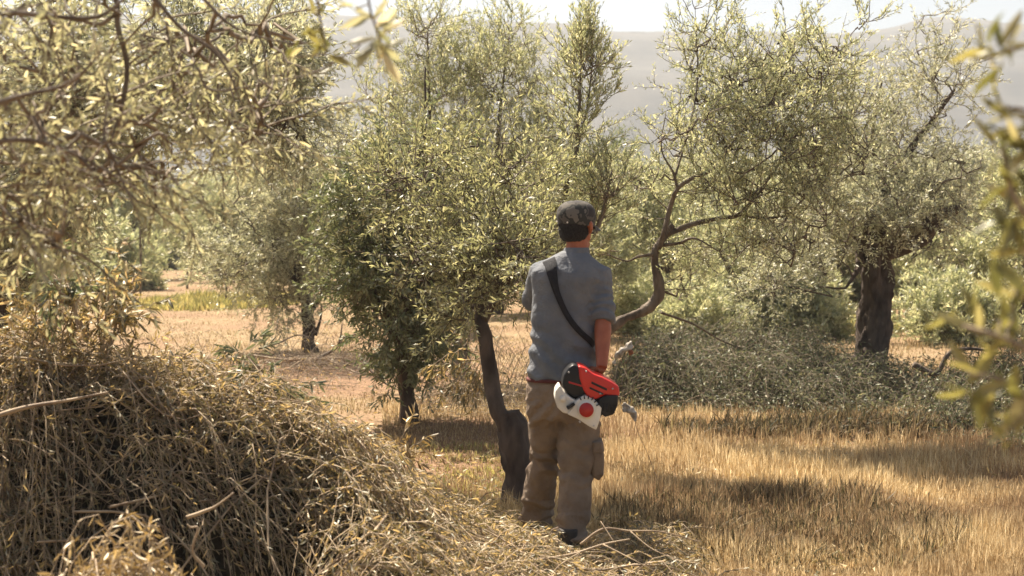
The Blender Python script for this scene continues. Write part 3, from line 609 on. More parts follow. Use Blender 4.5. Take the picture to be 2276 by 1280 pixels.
# hanging sprig of wide leaves at px 850,80
def sprig(name, label, pts, tips, d, seed, leafm, size, nl=11, group=None, wr=.26, cat='leafy twig', spread=.9):
    g = np.random.default_rng(seed); a = W(*pts[0][:2], d) if len(pts[0]) == 2 else W(*pts[0])
    root = root_thing(name, a, label, cat, group)
    stem = [(*W(p[0], p[1], p[2] if len(p) > 2 else d), .003 - .0015*i/len(pts)) for i, p in enumerate(pts)]
    o, P = limb_mesh('stem', stem, M['twig'], root, sides=6, rough=.03)
    B, D, L = [], [], []
    for (px, py, dd, n, s) in tips:
        c = W(px, py, dd); B.append(np.repeat(c[None], n, 0)+g.normal(size=(n, 3))*.006)
        dv = norm(g.normal(size=(n, 3))*np.array([1, .6, 1])*spread); D.append(dv); L.append(size*s*(.75+.4*g.random(n)))
        # small stalk toward stem
        k = np.argmin(((P-c)**2).sum(1)); 
        Pp = bez(P[k][None], c[None], np.zeros((1, 3)), 6, g, .03); v, f = tubes(Pp, np.full((1, 6), .0016), 5)
        put(np_mesh('stalk', v, [f], M['twig']), root)
    B = np.vstack(B); L = np.concatenate(L)
    V, F, r = leaves(B, np.vstack(D), L, L*wr, curl=.25, detail=True, g=g)
    put(np_mesh('leaves', V, F, M[leafm], rnd=r, smooth=True), root); return root
sprig('olive_twig', 'star shaped sprig of broad yellow green leaves hanging below the sky left of centre', [(700, -200, 2.4), (800, -60, 2.4), (825, 30, 2.4), (842, 80, 2.4), (848, 110, 2.4)],
      [(842, 90, 2.4, 10, 1.05), (850, 105, 2.4, 6, 1.), (820, 40, 2.4, 5, .8), (790, 20, 2.45, 3, .7), (835, 65, 2.4, 5, .9)], 2.4, 31, 'leaf_near', .062)
sprig('olive_twig', 'yellowish drooping sprig of leaves beside the hazy hill at the upper left', [(640, -200, 2.7), (690, -60, 2.7), (715, 60, 2.7), (725, 120, 2.7)],
      [(725, 110, 2.7, 8, 1.), (715, 70, 2.7, 6, .9), (700, 30, 2.7, 5, .8), (640, 130, 2.7, 4, .8)], 2.7, 32, 'leaf_yellow', .05)
# right foreground boughs with large leaves: one off-frame shrub
rt = root_thing('olive_tree', (1.7, 1.7, 0), 'close out of focus olive shrub with big yellow green leaves at the right edge', 'tree')
g = np.random.default_rng(33)
def wp(px, py, d, r): return (*W(px, py, d), r)
limb_mesh('trunk', [(1.75, 1.75, -.02, .05), (1.7, 1.75, .6, .042), (1.62, 1.72, 1.3, .034), (1.55, 1.7, 2.0, .02)], M['bark'], rt)
rb = [[(3700, 1000, 1.75, .014), (2800, 700, 1.7, .008), (2450, 560, 1.65, .005), (2276, 470, 1.65, .004), (2225, 330, 1.65, .0025)],
      [(3700, 1000, 1.75, .014), (2700, 960, 1.7, .007), (2340, 800, 1.65, .004), (2200, 740, 1.65, .003), (2120, 720, 1.7, .002)],
      [(3600, 500, 1.75, .012), (2700, 200, 1.7, .006), (2400, 80, 1.7, .004), (2280, 100, 1.7, .003), (2190, 130, 1.7, .002)],
      [(3700, 1000, 1.75, .014), (2700, 1050, 1.7, .007), (2380, 960, 1.65, .004), (2240, 850, 1.65, .003), (2150, 830, 1.65, .002)],
      [(3600, 700, 1.75, .012), (2700, 480, 1.7, .006), (2420, 330, 1.7, .004), (2290, 250, 1.7, .003), (2240, 240, 1.7, .002)]]
for b in rb: limb_mesh('limb', [wp(*p) for p in b], M['twig'], rt, sides=7, rough=.04)
cl = [(2215, 120, 1.7, 8), (2195, 110, 1.72, 4), (2260, 250, 1.7, 6), (2250, 320, 1.66, 8), (2268, 400, 1.66, 8), (2262, 480, 1.66, 7), (2275, 560, 1.66, 6), (2250, 350, 1.7, 4),
      (2140, 715, 1.72, 3), (2180, 745, 1.7, 4), (2230, 700, 1.68, 6), (2260, 640, 1.7, 6), (2262, 760, 1.68, 6), (2170, 835, 1.68, 6), (2200, 860, 1.68, 5), (2255, 880, 1.66, 6), (2240, 960, 1.66, 5), (2272, 940, 1.66, 4)]
B, D, L = [], [], []
for px, py, d, n in cl:
    n = int(n*1.3)
    B.append(np.repeat(W(px, py, d)[None], n, 0)+g.normal(size=(n, 3))*.010); D.append(norm(g.normal(size=(n, 3))*np.array([1, .7, 1]))); L.append(.056*(.7+.5*g.random(n)))
B = np.vstack(B); L = np.concatenate(L); V, F, r = leaves(B, np.vstack(D), L, L*.28, curl=.22, detail=True, g=g)
put(np_mesh('crown', V, F, M['leaf_yellow'], rnd=r, smooth=True), rt)
# stalks joining clusters
Pn = np.vstack([spline([W(*p[:3]) for p in b], 8) for b in rb]); cc = np.array([W(*c[:3]) for c in cl]); k = nearest(Pn, cc)
Pp = bez(Pn[k], cc, np.zeros_like(cc), 6, g, .03); 
for q_ in Pp:
    v, f = tubes(q_[None], np.full((1, 6), .0014), 5); put(np_mesh('stalk', v, [f], M['twig']), rt)

# wilted standing sprays above the heap at left (px 40-330, 560-760)
def spray(label, bx, by, d, tips, seed, leafm='leaf_dry', size=.055, per=16, name='wilted_branch', lw=.0035, droop=.4):
    g = np.random.default_rng(seed); base = W(bx, by, d); root = root_thing(name, base, label, 'cut branch', 'wilted branches standing out of the heap')
    a = np.repeat(base[None], len(tips), 0)+g.normal(size=(len(tips), 3))*.02
    b = np.array([W(t[0], t[1], d+.15*g.normal()) for t in tips]); ln = np.linalg.norm(b-a, axis=1)[:, None]
    P = bez(a, b, np.array([0, 0, .28])*ln+g.normal(size=a.shape)*.05*ln, 9, g, .05)
    v, f = tubes(P, np.tile(np.linspace(lw*1.5, lw*.5, 9), (len(P), 1)), 5)
    paths = [P]; vs = [v]; fs = [f]; off = len(v)
    for s in range(5):
        i = g.integers(3, 8, len(P)); n = np.arange(len(P)); a2 = P[n, i]; dd = norm(norm(P[n, i]-P[n, i-1])*.5+g.normal(size=a2.shape)*.6+np.array([0, 0, -droop]))
        Q = bez(a2, a2+dd*(.1+.12*g.random(len(P)))[:, None], np.array([0, 0, .03])*np.ones_like(a2), 9, g, .05)
        v, f = tubes(Q, np.tile(np.linspace(.002, .001, 9), (len(P), 1)), 4); vs.append(v); fs.append(f+off); off += len(v); paths.append(Q)
    put(np_mesh('twigs', np.vstack(vs), [np.vstack(fs)], M['twig_pale']), root)
    Pa = np.vstack(paths); b_, d_, l_, w_ = leaf_on_paths(Pa, .3, per, g, size, wr=.2, ang=.6, droop=droop)
    V, F, r = leaves(b_, d_, l_, w_, curl=.35, detail=True, g=g); put(np_mesh('leaves', V, F, M[leafm], rnd=r), root)
spray('wilted spray leaning left above the heap below the left edge trunk', 110, 800, 5.3, [(60, 640), (150, 600), (90, 700), (170, 680), (20, 690), (190, 640)], 41)
spray('tallest wilted spray with drooping tan leaves above the middle of the heap', 230, 800, 5.3, [(250, 600), (300, 640), (200, 650), (330, 700), (270, 690), (240, 640), (310, 600)], 42)
spray('dark green drooping spray hanging beside the pale wilted one at left', 190, 740, 5.2, [(110, 600), (140, 620), (95, 610)], 43, leafm='leaf_dark')
spray('small grey green spray on the crest of the heap facing the field', 580, 860, 5.5, [(520, 780), (560, 800), (620, 850), (650, 880)], 44, leafm='leaf_pile')

# loose pale twigs lying in front of the man's feet
def loose(label, pts, r, m='twig_pale', name='cut_branch', side=(), cat='cut branch', group=None):
    b = W(*pts[0]); root = root_thing(name, b, label, cat, group)
    n = len(pts); limb_mesh('stem', [(*W(*p), r*(1-.6*i/(n-1))) for i, p in enumerate(pts)], M[m], root, sides=7, rough=.08)
    for s in side: limb_mesh('side_twig', [(*W(*p), r*.5*(1-.5*i/(len(s)-1))) for i, p in enumerate(s)], M[m], root, sides=5, rough=.05)
gf = 'pale cut branches lying over the grass by the feet'
loose('long pale branch lying across the grass in front of the man\'s right boot', [(1080, 1272, 5.3), (1180, 1248, 5.3), (1270, 1232, 5.3), (1340, 1210, 5.3), (1400, 1198, 5.3)], .0075, side=[[(1340, 1210, 5.3), (1400, 1240, 5.2), (1460, 1272, 5.15)], [(1290, 1227, 5.3), (1240, 1260, 5.2), (1215, 1300, 5.15)]], group=gf)
loose('arching pale twig with forked tips right of the boots', [(1290, 1210, 5.5), (1340, 1176, 5.5), (1400, 1180, 5.5), (1470, 1182, 5.5), (1560, 1205, 5.5)], .006, side=[[(1345, 1176, 5.5), (1336, 1160, 5.5), (1365, 1205, 5.4)], [(1400, 1180, 5.5), (1450, 1220, 5.4), (1520, 1250, 5.3)]], group=gf)
loose('thin pale twig arching between the man\'s boots', [(1215, 1225, 5.6), (1222, 1185, 5.6), (1240, 1174, 5.6), (1255, 1195, 5.6)], .004, group=gf)
loose('bent pale stick poking out of the dark hollow in the heap', [(455, 1260, 4.0), (428, 1225, 4.0), (440, 1175, 4.0), (425, 1172, 4.0), (415, 1165, 4.0)], .005)
loose('pale forked stick lying over the dark hollow in the heap', [(415, 1150, 4.3), (450, 1138, 4.3), (480, 1125, 4.3), (520, 1095, 4.3)], .008)
loose('long straight pale stick lying along the front of the green branch pile', [(1480, 893, 12.0), (1600, 897, 12.0), (1720, 893, 12.0), (1850, 902, 12.0)], .014)
loose('bare pale branch lying on the grass near the right edge', [(2062, 1010, 9.5), (2130, 1000, 9.5), (2190, 985, 9.5)], .010, side=[[(2120, 1000, 9.5), (2170, 1012, 9.4), (2220, 1010, 9.4)]])
loose('dark arched branch over the leafy heap at the right', [(2030, 810, 11.5), (2080, 830, 11.5), (2110, 785, 11.5), (2160, 775, 11.5), (2220, 785, 11.5)], .03, m='twig_dark')
loose('thin dark branch sloping down into the green branch pile', [(1470, 695, 11.5), (1540, 720, 11.8), (1600, 755, 12), (1650, 775, 12.2)], .013, m='twig_dark')
loose('dark bare branch standing on the field right of the small tree', [(700, 800, 15.), (745, 775, 15.), (765, 750, 15.), (800, 742, 15.)], .022, m='twig_dark', side=[[(750, 770, 15.), (757, 745, 15.), (760, 720, 15.)]])
loose('thin dark branch arching left of the small tree trunk', [(575, 775, 16.), (620, 762, 16.), (660, 745, 16.), (700, 752, 16.)], .015, m='twig_dark')
loose('pale branch across the flat twig heap', [(560, 790, 15.), (640, 800, 15.), (720, 798, 15.), (800, 830, 14.6), (880, 828, 14.6)], .016, m='twig_pale')
loose('dark curved branch dropping over the right end of the twig heap', [(800, 790, 13.5), (830, 830, 13.3), (870, 860, 13.2), (900, 870, 13.2)], .016, m='twig_dark')
loose('thick pale stem lying across the upper left of the heap', [(-40, 935, 4.9), (60, 905, 4.9), (150, 890, 4.9), (240, 872, 4.9)], .011)

# hanging dead sprays right of the centre trunk (px 950-1100,830-920)
spray('curtain of dead leaves hanging between the two trunks', 1085, 790, 9.6, [(960, 860), (990, 880), (1020, 890), (1050, 880), (940, 830), (1060, 900)], 45, leafm='leaf_dry', size=.06, name='dead_branch')
spray('pale wilted tuft standing at the right end of the heap', 905, 1060, 7.0, [(880, 980), (900, 970), (930, 1000), (870, 1010)], 46, leafm='leaf_tan', size=.06)

# weedy shrub with several stems right of the thick trunk
make_tree('shrub', 'yellow green multi stemmed shrub right of the thick trunk', 'shrub', W(2040, 715, 22),
  [[(2040, 722, 22., .05), (2035, 660, 22., .035), (2020, 600, 22., .02)], [(2040, 715, 22., .04), (2055, 650, 22., .03), (2075, 590, 22., .02)], [(2038, 715, 22., .04), (2010, 660, 22., .03), (1995, 600, 22., .02)], [(2042, 715, 22., .04), (2090, 660, 22., .03), (2110, 620, 22., .02)]],
  [(2040, 600, 22., 90, 60, 1., 2), (2130, 600, 22., 90, 80, 1., 2), (2110, 670, 22., 60, 50, .8, .8)], majors=30, shoots=420, leaf='leaf', seed=51, size=.1, sl=.5, up=.3)

# background trees: three prototypes, copied
def proto(seed, leafm, label):
    # built round px 1138 at depth 25
    g = np.random.default_rng(seed); c = 1138; d = 25.
    e = []
    for k in range(9):
        e.append((c+g.normal()*85, 430+g.normal()*45, d, 90+40*g.random(), 75+30*g.random(), 1.0, 1))
    e += [(c-120, 540, d, 80, 70, .8, .6), (c+120, 550, d, 80, 60, .8, .6), (c, 520, d, 120, 60, .9, .8)]
    return make_tree('olive_tree', label, 'tree', (0, 25., 0), [[(c, 708, d, .2), (c+4, 640, d, .15), (c-6, 570, d, .12), (c, 500, d, .08)],
        [(c, 590, d, .08), (c-70, 500, d, .05), (c-110, 400, d, .02)], [(c, 580, d, .08), (c+60, 480, d, .05), (c+100, 380, d, .02)], [(c-4, 540, d, .06), (c+10, 430, d, .04), (c-20, 330, d, .02)]],
        e, majors=60, shoots=460, per=11, sub=3, size=.115, leaf=leafm, seed=seed, up=.12, bark='bark_dark', twig='twig_dark', sl=.55, group='olive trees in the rows beyond')
protos = [proto(61, 'leaf_grey', 'x'), proto(62, 'leaf', 'x'), proto(63, 'leaf_dark', 'x')]
bgt = [(300, 46, 1, 1.15, 0), (120, 38, 2, 1.0, 1), (430, 60, 1, 1.2, 2), (-60, 30, 0, 1.0, .5), (560, 52, 0, 1.1, 3), (700, 40, 1, 1.1, .8), (830, 30, 0, 1.0, 1.9), (960, 34, 2, 1.05, 2.5), (1100, 26, 1, .95, 4), (1240, 38, 0, 1.15, 1),
       (1370, 30, 2, 1.05, 5), (1480, 24, 1, .80, .3), (1600, 28, 0, .95, 2.2), (1650, 20.5, 1, .68, 2.9), (1740, 36, 1, 1.1, 3.6), (1860, 30, 0, 1.0, 4.4), (2010, 36, 1, 1.1, 5.2), (2150, 28, 0, 1.0, .9), (2290, 21, 1, .85, 1.7), (2230, 40, 2, 1.2, 2.7), (220, 70, 0, 1.5, 1.2), (640, 75, 2, 1.5, .2), (1560, 60, 0, 1.5, 2.), (1960, 62, 2, 1.5, 4.), (900, 22, 1, .8, 1.4), (1330, 20, 1, .62, 4.4), (500, 44, 1, 1.1, 3.9), (1820, 24, 1, .85, 2.6)]
lab = ['pale green tree at the far end of the field behind the thin stakes', 'dark shaded tree behind the trunk at the left edge', 'distant bright tree between the stakes and the small tree', 'grey tree at the left edge partly behind the shaded trunk', 'grey green tree behind the crown of the small left tree', 'light green tree right behind the small left tree', 'grey tree seen between the small tree and the dark centre tree', 'dark tree behind the dense centre tree', 'green tree behind the stump tree left of the man', 'grey tree behind the man\'s cap',
       'dark tree between the man\'s shoulder and the crooked limbs', 'low green tree under the crooked limbs', 'grey tree behind the fork of the crooked limbs', 'small low tree with slim trunk left of the thick trunk', 'green tree behind the right end of the crooked crown', 'grey tree just left of the thick trunk', 'green tree behind the thick trunk\'s crown', 'grey tree right of the thick trunk', 'green tree behind the close shrub at the right edge', 'tall dark tree top beyond the right edge trees', 'tall grey far tree in the row past the stakes', 'tall dark far tree in the row past the small left tree', 'tall grey far tree against the hill right of the man', 'tall dark far tree rising beside the silvery crown against the hill', 'light green tree behind the dense dark centre tree', 'small light tree just right of the man\'s shoulder', 'bright tree behind the left part of the small tree\'s crown', 'light green tree close behind the left side of the thick trunk']
for i, (px, d, k, s, rz) in enumerate(bgt):
    first = [j for j, b in enumerate(bgt) if b[2] == k][0] == i
    loc = (X(px, d), d, 0)
    if first:
        protos[k]['_use'] = 1; firsts = (px, d, s, rz)
    else: copy_tree(protos[k], loc, rz, s, lab[i])
for k in range(3):
    i = [j for j, b in enumerate(bgt) if b[2] == k][0]; px, d, _, s, rz = bgt[i]; p = protos[k]
    p.location = (X(px, d), d, 0); p.rotation_euler = (0, 0, rz); p.scale = (s, s, s); p['label'] = lab[i]
    del p['_use']

# low bushes in the far row
bush = make_tree('bush', 'indistinct low bush in the far row closing the grove behind the trees', 'bush', (0, 40., 0), [[(1138, 640, 40., .08), (1136, 600, 40., .05), (1140, 560, 40., .03)]],
    [(1138+g.normal()*50, 585+g.normal()*14, 40., 60, 38, 1.3, 1) for _ in range(7)]+[(1138, 620, 40., 110, 20, 1.4, 2)], majors=40, shoots=420, per=10, size=.17, leaf='leaf', seed=71, up=.2, sl=.6, group='low bushes in the far row')
random.seed(9)
for i, px in enumerate(range(-120, 2420, 88)):
    d = 44+22*random.random(); px += random.uniform(-30, 30); loc = (X(px, d), d, 0); sc_ = random.uniform(1.1, 2.0)
    if i == 0: bush.location = loc; bush.scale = (sc_,)*3
    else: copy_tree(bush, loc, random.uniform(0, 6), sc_, bush['label'])
bl = ['low bush seen just right of the man\'s right elbow', 'low bush behind the bent knob of the crooked olive', 'low bush over the middle of the green branch pile', 'low bush under the long right limb of the crooked olive', 'low bush behind the low weeds beyond the branch pile', 'low bush touching the left side of the thick trunk', 'low bush right of the multi stemmed shrub', 'low bush behind the close leaves at the right edge', 'low bush at the far right behind the leafy heap', 'low bush behind the trunk at the left edge', 'low bush left of the tallest thin stake', 'low bush at the extreme left of the far field', 'small bush behind the left half of the green branch pile', 'small bush behind the middle of the green branch pile near the weeds', 'small bush between the green branch pile and the thick trunk', 'small bush between the multi stemmed shrub and the right edge leaves', 'small bush peeping out beside the crooked olive\'s lower trunk']
for i, (px, d, k) in enumerate([(1395, 27, .75), (1500, 30, .8), (1585, 26, .62), (1680, 31, .8), (1770, 27, .6), (1850, 32, .9), (2090, 30, .9), (2200, 25, .75), (2290, 28, .9), (90, 34, 1.), (215, 37, 1.1), (20, 30, .9), (1530, 19, .42), (1640, 21, .5), (1790, 20, .45), (2130, 19, .5), (1420, 21, .45)]):
    copy_tree(bush, (X(px, d), d, 0), i*1.3, k*1.2, bl[i])
# stakes on the far field
stk = mat('weathered_stake', (.20, .16, .11), (.12, .09, .065), 10, .9)
for px, y0, y1, d, l in ((312, 505, 655, 34., 'tallest thin stake at the far left of the field'), (416, 560, 640, 38., 'short thin stake in the middle of the far field'), (502, 590, 680, 29., 'pale thin stake beside the green grass patch')):
    rs = root_thing('garden_stake', W(px, y1, d), l, 'stake', 'thin stakes in the far field')
    limb_mesh('pole', [(*W(px, y1+6, d), .035), (*W(px+1, (y0+y1)/2, d), .032), (*W(px-1, y0, d), .026)], stk, rs, sides=8, rough=.1)
    put(np_mesh('tie', *(lambda v, f: (v, [f]))(*tubes(np.array([[W(px, y0+40, d)-[0, 0, .03], W(px, y0+40, d)+[0, 0, .03]]]), np.array([[.045, .045]]), 8)), M['twig_dark']), rs)

#PERSON
# ------------------------------------------------------------------ person
MD = 6.4
def wX(px, d=MD): return X(px, d)
def wZ(py, d=MD): return Z(py, d)
def loft(bm, rings, n=20, pw=2.0):
    """rings: (cx,cy,cz,rx,ry[,nx,ny,nz axis]) closed tube added to bm, ring planes perpendicular to path unless flat"""
    C_ = [Vector(r[:3]) for r in rings]; prev = None
    for i, r in enumerate(rings):
        T = (C_[min(i+1, len(C_)-1)]-C_[max(i-1, 0)]).normalized()
        if len(r) > 5 and r[5] == 'flat': T = Vector((0, 0, 1 if T.z >= 0 else -1))
        ref = Vector((0, 1, 0)) if abs(T.y) < .9 else Vector((0, 0, 1))
        A = ref.cross(T).normalized(); B = T.cross(A)
        ring = []
        for k in range(n):
            a = 2*math.pi*k/n; c, s = math.cos(a), math.sin(a)
            c = math.copysign(abs(c)**(2/pw), c); s = math.copysign(abs(s)**(2/pw), s)
            ring.append(bm.verts.new(C_[i]+A*c*r[3]+B*s*r[4]))
        if prev:
            for k in range(n): bm.faces.new((prev[k], prev[(k+1) % n], ring[(k+1) % n], ring[k]))
        else: bm.faces.new(list(reversed(ring)))
        prev = ring
    bm.faces.new(prev)
def ball(bm, c, r, seg=20):
    m_ = Matrix.Translation(Vector(c)) @ Matrix.Diagonal((*r, 1)) if not isinstance(r, float) else Matrix.Translation(Vector(c)) @ Matrix.Scale(r, 4)
    bmesh.ops.create_uvsphere(bm, u_segments=seg, v_segments=seg//2+2, radius=1, matrix=m_)
def fuse(name, bm, voxel, m, root, smooth=4, disp=None, remesh=True):
    bmesh.ops.recalc_face_normals(bm, faces=bm.faces)
    me = bpy.data.meshes.new(name); bm.to_mesh(me); bm.free()
    o = bpy.data.objects.new(name, me); C.objects.link(o)
    if remesh:
        r = o.modifiers.new('r', 'REMESH'); r.mode = 'VOXEL'; r.voxel_size = voxel
        s = o.modifiers.new('s', 'SMOOTH'); s.factor = .5; s.iterations = smooth
        dg = bpy.context.evaluated_depsgraph_get(); me2 = bpy.data.meshes.new_from_object(o.evaluated_get(dg))
        o.modifiers.clear(); o.data = me2; bpy.data.meshes.remove(me); me2.name = name; me = me2
    if disp:
        ns = [v.normal.copy() for v in me.vertices]
        for v, nn in zip(me.vertices, ns): v.co += nn*disp(v.co)
    me.polygons.foreach_set('use_smooth', np.ones(len(me.polygons), dtype=bool))
    me.materials.clear(); me.materials.append(m); me.update()
    if root: put(o, root)
    return o

skin = mat('skin', (.33, .105, .048), (.27, .08, .036), 25, .5, .15, 120, spec=.4)
M['shirt'] = mat('grey_shirt', (.165, .172, .184), (.112, .122, .138), 9, .92, .8, 26)
M['trouser'] = mat('khaki_trousers', (.235, .178, .13), (.165, .122, .088), 9, .94, .9, 24)
M['boot'] = mat('boot_leather', (.06, .055, .05), (.035, .03, .028), 12, .7, .4, 60)
M['black'] = mat('black_plastic', (.018, .018, .02), (.012, .012, .013), 20, .42)
M['strapm'] = mat('webbing', (.02, .02, .025), (.014, .014, .018), 60, .8, .5, 300)
M['red'] = mat('red_plastic', (.62, .028, .018), (.52, .02, .014), 8, .38, .05, 60, spec=.5)
M['red2'] = mat('starter_red', (.48, .03, .022), (.40, .025, .02), 10, .45, spec=.4)
M['white'] = mat('white_plastic', (.72, .68, .60), (.60, .55, .47), 9, .5, .05, 50, spec=.4)
M['metal'] = mat('alloy_tube', (.55, .54, .52), (.4, .39, .38), 30, .35, metal=.8)
M['hair'] = mat('dark_hair', (.03, .026, .024), (.016, .014, .013), 90, .8, .9, 220)
M['beltm'] = mat('dark_red_belt', (.12, .03, .025), (.08, .02, .018), 30, .8)
# camouflage cap
cm = bpy.data.materials.new('camo_cloth'); cm.use_nodes = True; nt = cm.node_tree; p = nt.nodes['Principled BSDF']; p.inputs['Roughness'].default_value = .9
tc = nt.nodes.new('ShaderNodeTexCoord'); n1 = nt.nodes.new('ShaderNodeTexNoise'); n1.inputs['Scale'].default_value = 17; n1.inputs['Detail'].default_value = 2
nt.links.new(tc.outputs['Object'], n1.inputs['Vector'])
cr = nt.nodes.new('ShaderNodeValToRGB'); cr.color_ramp.interpolation = 'CONSTANT'; e = cr.color_ramp.elements
for k, (q, c) in enumerate([(0, (.035, .03, .028)), (.44, (.085, .075, .062)), (.52, (.03, .03, .026)), (.62, (.13, .115, .095))]):
    if k > 1: e.new(q)
    e[k].position = q; e[k].color = (*c, 1)
nt.links.new(n1.outputs['Fac'], cr.inputs[0]); nt.links.new(cr.outputs[0], p.inputs['Base Color'])

man = root_thing('person', (wX(1250), MD, 0), 'man in camouflage cap, grey shirt and khaki cargo trousers seen from behind', 'person')
HX, HYc, HZc = wX(1283), MD+.03, wZ(503)      # head centre
yaw = R_(-37)                                  # head turned to his right
def hd(x, y, z):                               # head local (y forward) -> world
    x, y, z = x*1.09, y*1.07, z*1.06
    return Vector((HX+x*math.cos(yaw)-y*math.sin(yaw), HYc+x*math.sin(yaw)+y*math.cos(yaw), HZc+z))
SHR = Vector((wX(1333), MD+.0, wZ(612))); ELR = Vector((wX(1341, 6.32), 6.33, wZ(706, 6.33))); WRR = Vector((wX(1338, 6.2), 6.21, wZ(818, 6.2)))
SHL = Vector((wX(1203), MD+.03, wZ(606))); ELL = Vector((X(1183, 6.62), 6.62, Z(668, 6.62))); WRL = Vector((wX(1215, 6.92), 6.92, wZ(672, 6.92)))
# tool axis: engine -> cutter head
T0 = Vector((X(1338, 6.22), 6.22, Z(858, 6.22))); T1 = Vector((X(1040, 8.9), 8.9, Z(470, 8.9))); TD = (T1-T0).normalized()
GR = T0+TD*.10; GL = T0+TD*.92
bm = bmesh.new()
# head
ball(bm, hd(0, -.012, .03), (.076, .092, .088), 24); ball(bm, hd(0, .02, -.035), (.060, .072, .075), 20)
ball(bm, hd(0, .055, -.085), (.034, .032, .030), 14)                                    # chin
loft(bm, [(*hd(0, .088, .015), .009, .010), (*hd(0, .104, -.012), .012, .012), (*hd(0, .100, -.030), .016, .010), (*hd(0, .085, -.036), .014, .008)], 10)   # nose
loft(bm, [(*hd(-.03, .082, .022), .010, .007), (*hd(0, .088, .024), .010, .008), (*hd(.03, .082, .022), .010, .007)], 10)                                    # brow
loft(bm, [(*hd(-.022, .080, -.062), .006, .006), (*hd(0, .088, -.060), .008, .008), (*hd(.022, .080, -.062), .006, .006)], 10)                               # lips
for s in (-1, 1):
    loft(bm, [(*hd(s*.072, -.002, -.034), .008, .010), (*hd(s*.082, -.008, -.012), .012, .018), (*hd(s*.083, -.012, .012), .012, .019), (*hd(s*.076, -.008, .028), .008, .010)], 10)
# neck, torso, arms, legs
loft(bm, [(wX(1278), MD+.02, wZ(585), .075, .070), (wX(1282), MD+.02, wZ(565), .060, .060), (wX(1284), MD+.025, wZ(545), .056, .058), (HX, HYc, HZc-.03, .055, .06)], 20)
loft(bm, [(wX(1252), MD, .80, .150, .100), (wX(1252), MD, .95, .150, .100), (wX(1256), MD, 1.1, .140, .095), (wX(1262), MD, 1.3, .165, .100), (wX(1265), MD, 1.42, .165, .085), (wX(1275), MD+.01, 1.48, .08, .06)], 24)
loft(bm, [(*(SHR-Vector((.06, 0, -.01))), .05, .05), (*SHR, .048, .05), (*((SHR+ELR)/2), .045, .046), (*ELR, .038, .040), (*(ELR.lerp(WRR, .25)), .043, .042), (*(ELR.lerp(WRR, .6)), .036, .034), (*WRR, .027, .022)], 18)
loft(bm, [(*(SHL+Vector((.06, 0, 0))), .05, .05), (*SHL, .048, .05), (*((SHL+ELL)/2), .045, .046), (*ELL, .038, .040), (*(ELL.lerp(WRL, .3)), .042, .040), (*(ELL.lerp(WRL, .7)), .034, .032), (*WRL, .027, .022)], 18)
HIPL, KNL, ANL = Vector((wX(1208), MD+.01, .86)), Vector((X(1212, 6.52), 6.52, .47)), Vector((X(1182, 6.70), 6.70, .10))
HIPR, KNR, ANR = Vector((wX(1290), MD, .86)), Vector((X(1283, 6.36), 6.36, .47)), Vector((X(1262, 6.22), 6.22, .10))
for h, k, a in ((HIPL, KNL, ANL), (HIPR, KNR, ANR)):
    loft(bm, [(*(h+Vector((0, 0, .08))), .07, .08), (*h, .075, .085), (*h.lerp(k, .5), .065, .07), (*k, .050, .052), (*k.lerp(a, .35), .052, .056), (*k.lerp(a, .75), .036, .038), (*a, .033, .036)], 18)
    loft(bm, [(*(a+Vector((0, 0, .02))), .034, .038), (*(a+Vector((-.01, .03, -.045))), .036, .036), (*(a+Vector((-.02, .10, -.062))), .036, .024), (*(a+Vector((-.03, .15, -.068))), .028, .016)], 14)
# hands: right curls round the rear handle, left round the shaft
def hand(bm, wr, grip, axis, side, thumbdir):
    """wr wrist, grip point on axis; fingers wrap round axis"""
    ax = axis.normalized(); v = (grip-wr); v -= ax*v.dot(ax)
    vin = v.normalized() if v.length > .01 else Vector((0, 0, -1))
    palm = grip - vin*.020
    loft(bm, [(*wr, .025, .020), (*wr.lerp(palm, .45), .032, .020), (*(palm-vin*.018), .040, .018), (*(palm+vin*.004), .036, .014)], 16)
    out = ax.cross(vin).normalized()*side
    for k, (o_, L) in enumerate([(.030, .92), (.010, 1.0), (-.010, .95), (-.029, .78)]):
        b0 = grip+ax*o_-vin*.012+out*.020
        pts = [b0-out*.012-vin*.004]
        for a_ in (20, 65, 110, 155, 195):
            if a_ > 155*L+45: break
            r_ = .0265
            pts.append(grip+ax*(o_*.96)+(-vin*math.cos(R_(a_))*-1*-1 if False else (-vin*math.cos(R_(a_+0)) + out*math.sin(R_(a_))))*r_)
        rr = [.0100, .0098, .0093, .0088, .0082, .0074]
        loft(bm, [(*q_, rr[i], rr[i]) for i, q_ in enumerate(pts)], 10)
    tb = palm-ax*0+ax*.034*thumbdir-out*.006
    loft(bm, [(*(palm+ax*.020*thumbdir-vin*.012), .013, .013), (*(tb+vin*.010-out*.016), .0115, .0115), (*(tb+vin*.034-out*.016+ax*.008*thumbdir), .010, .010), (*(tb+vin*.052+ax*.006*thumbdir-out*.002), .008, .008)], 10)
hand(bm, WRR, GR, TD, -1, 1); hand(bm, WRL, GL, TD, 1, 1)
body = fuse('body', bm, .0055, skin, man, 3)

def wr_(co, s, a):       # cloth creases
    return a*(noise.noise(Vector((co.x*s, co.y*s, co.z*s*.8)))+.5*noise.noise(Vector((co.x*s*2.3+3, co.y*s*2.3, co.z*s*2.1))))
def seg_d(p, a, b):
    ab = b-a; t = max(0, min(1, (p-a).dot(ab)/ab.length_squared)); return (p-(a+ab*t)).length, t
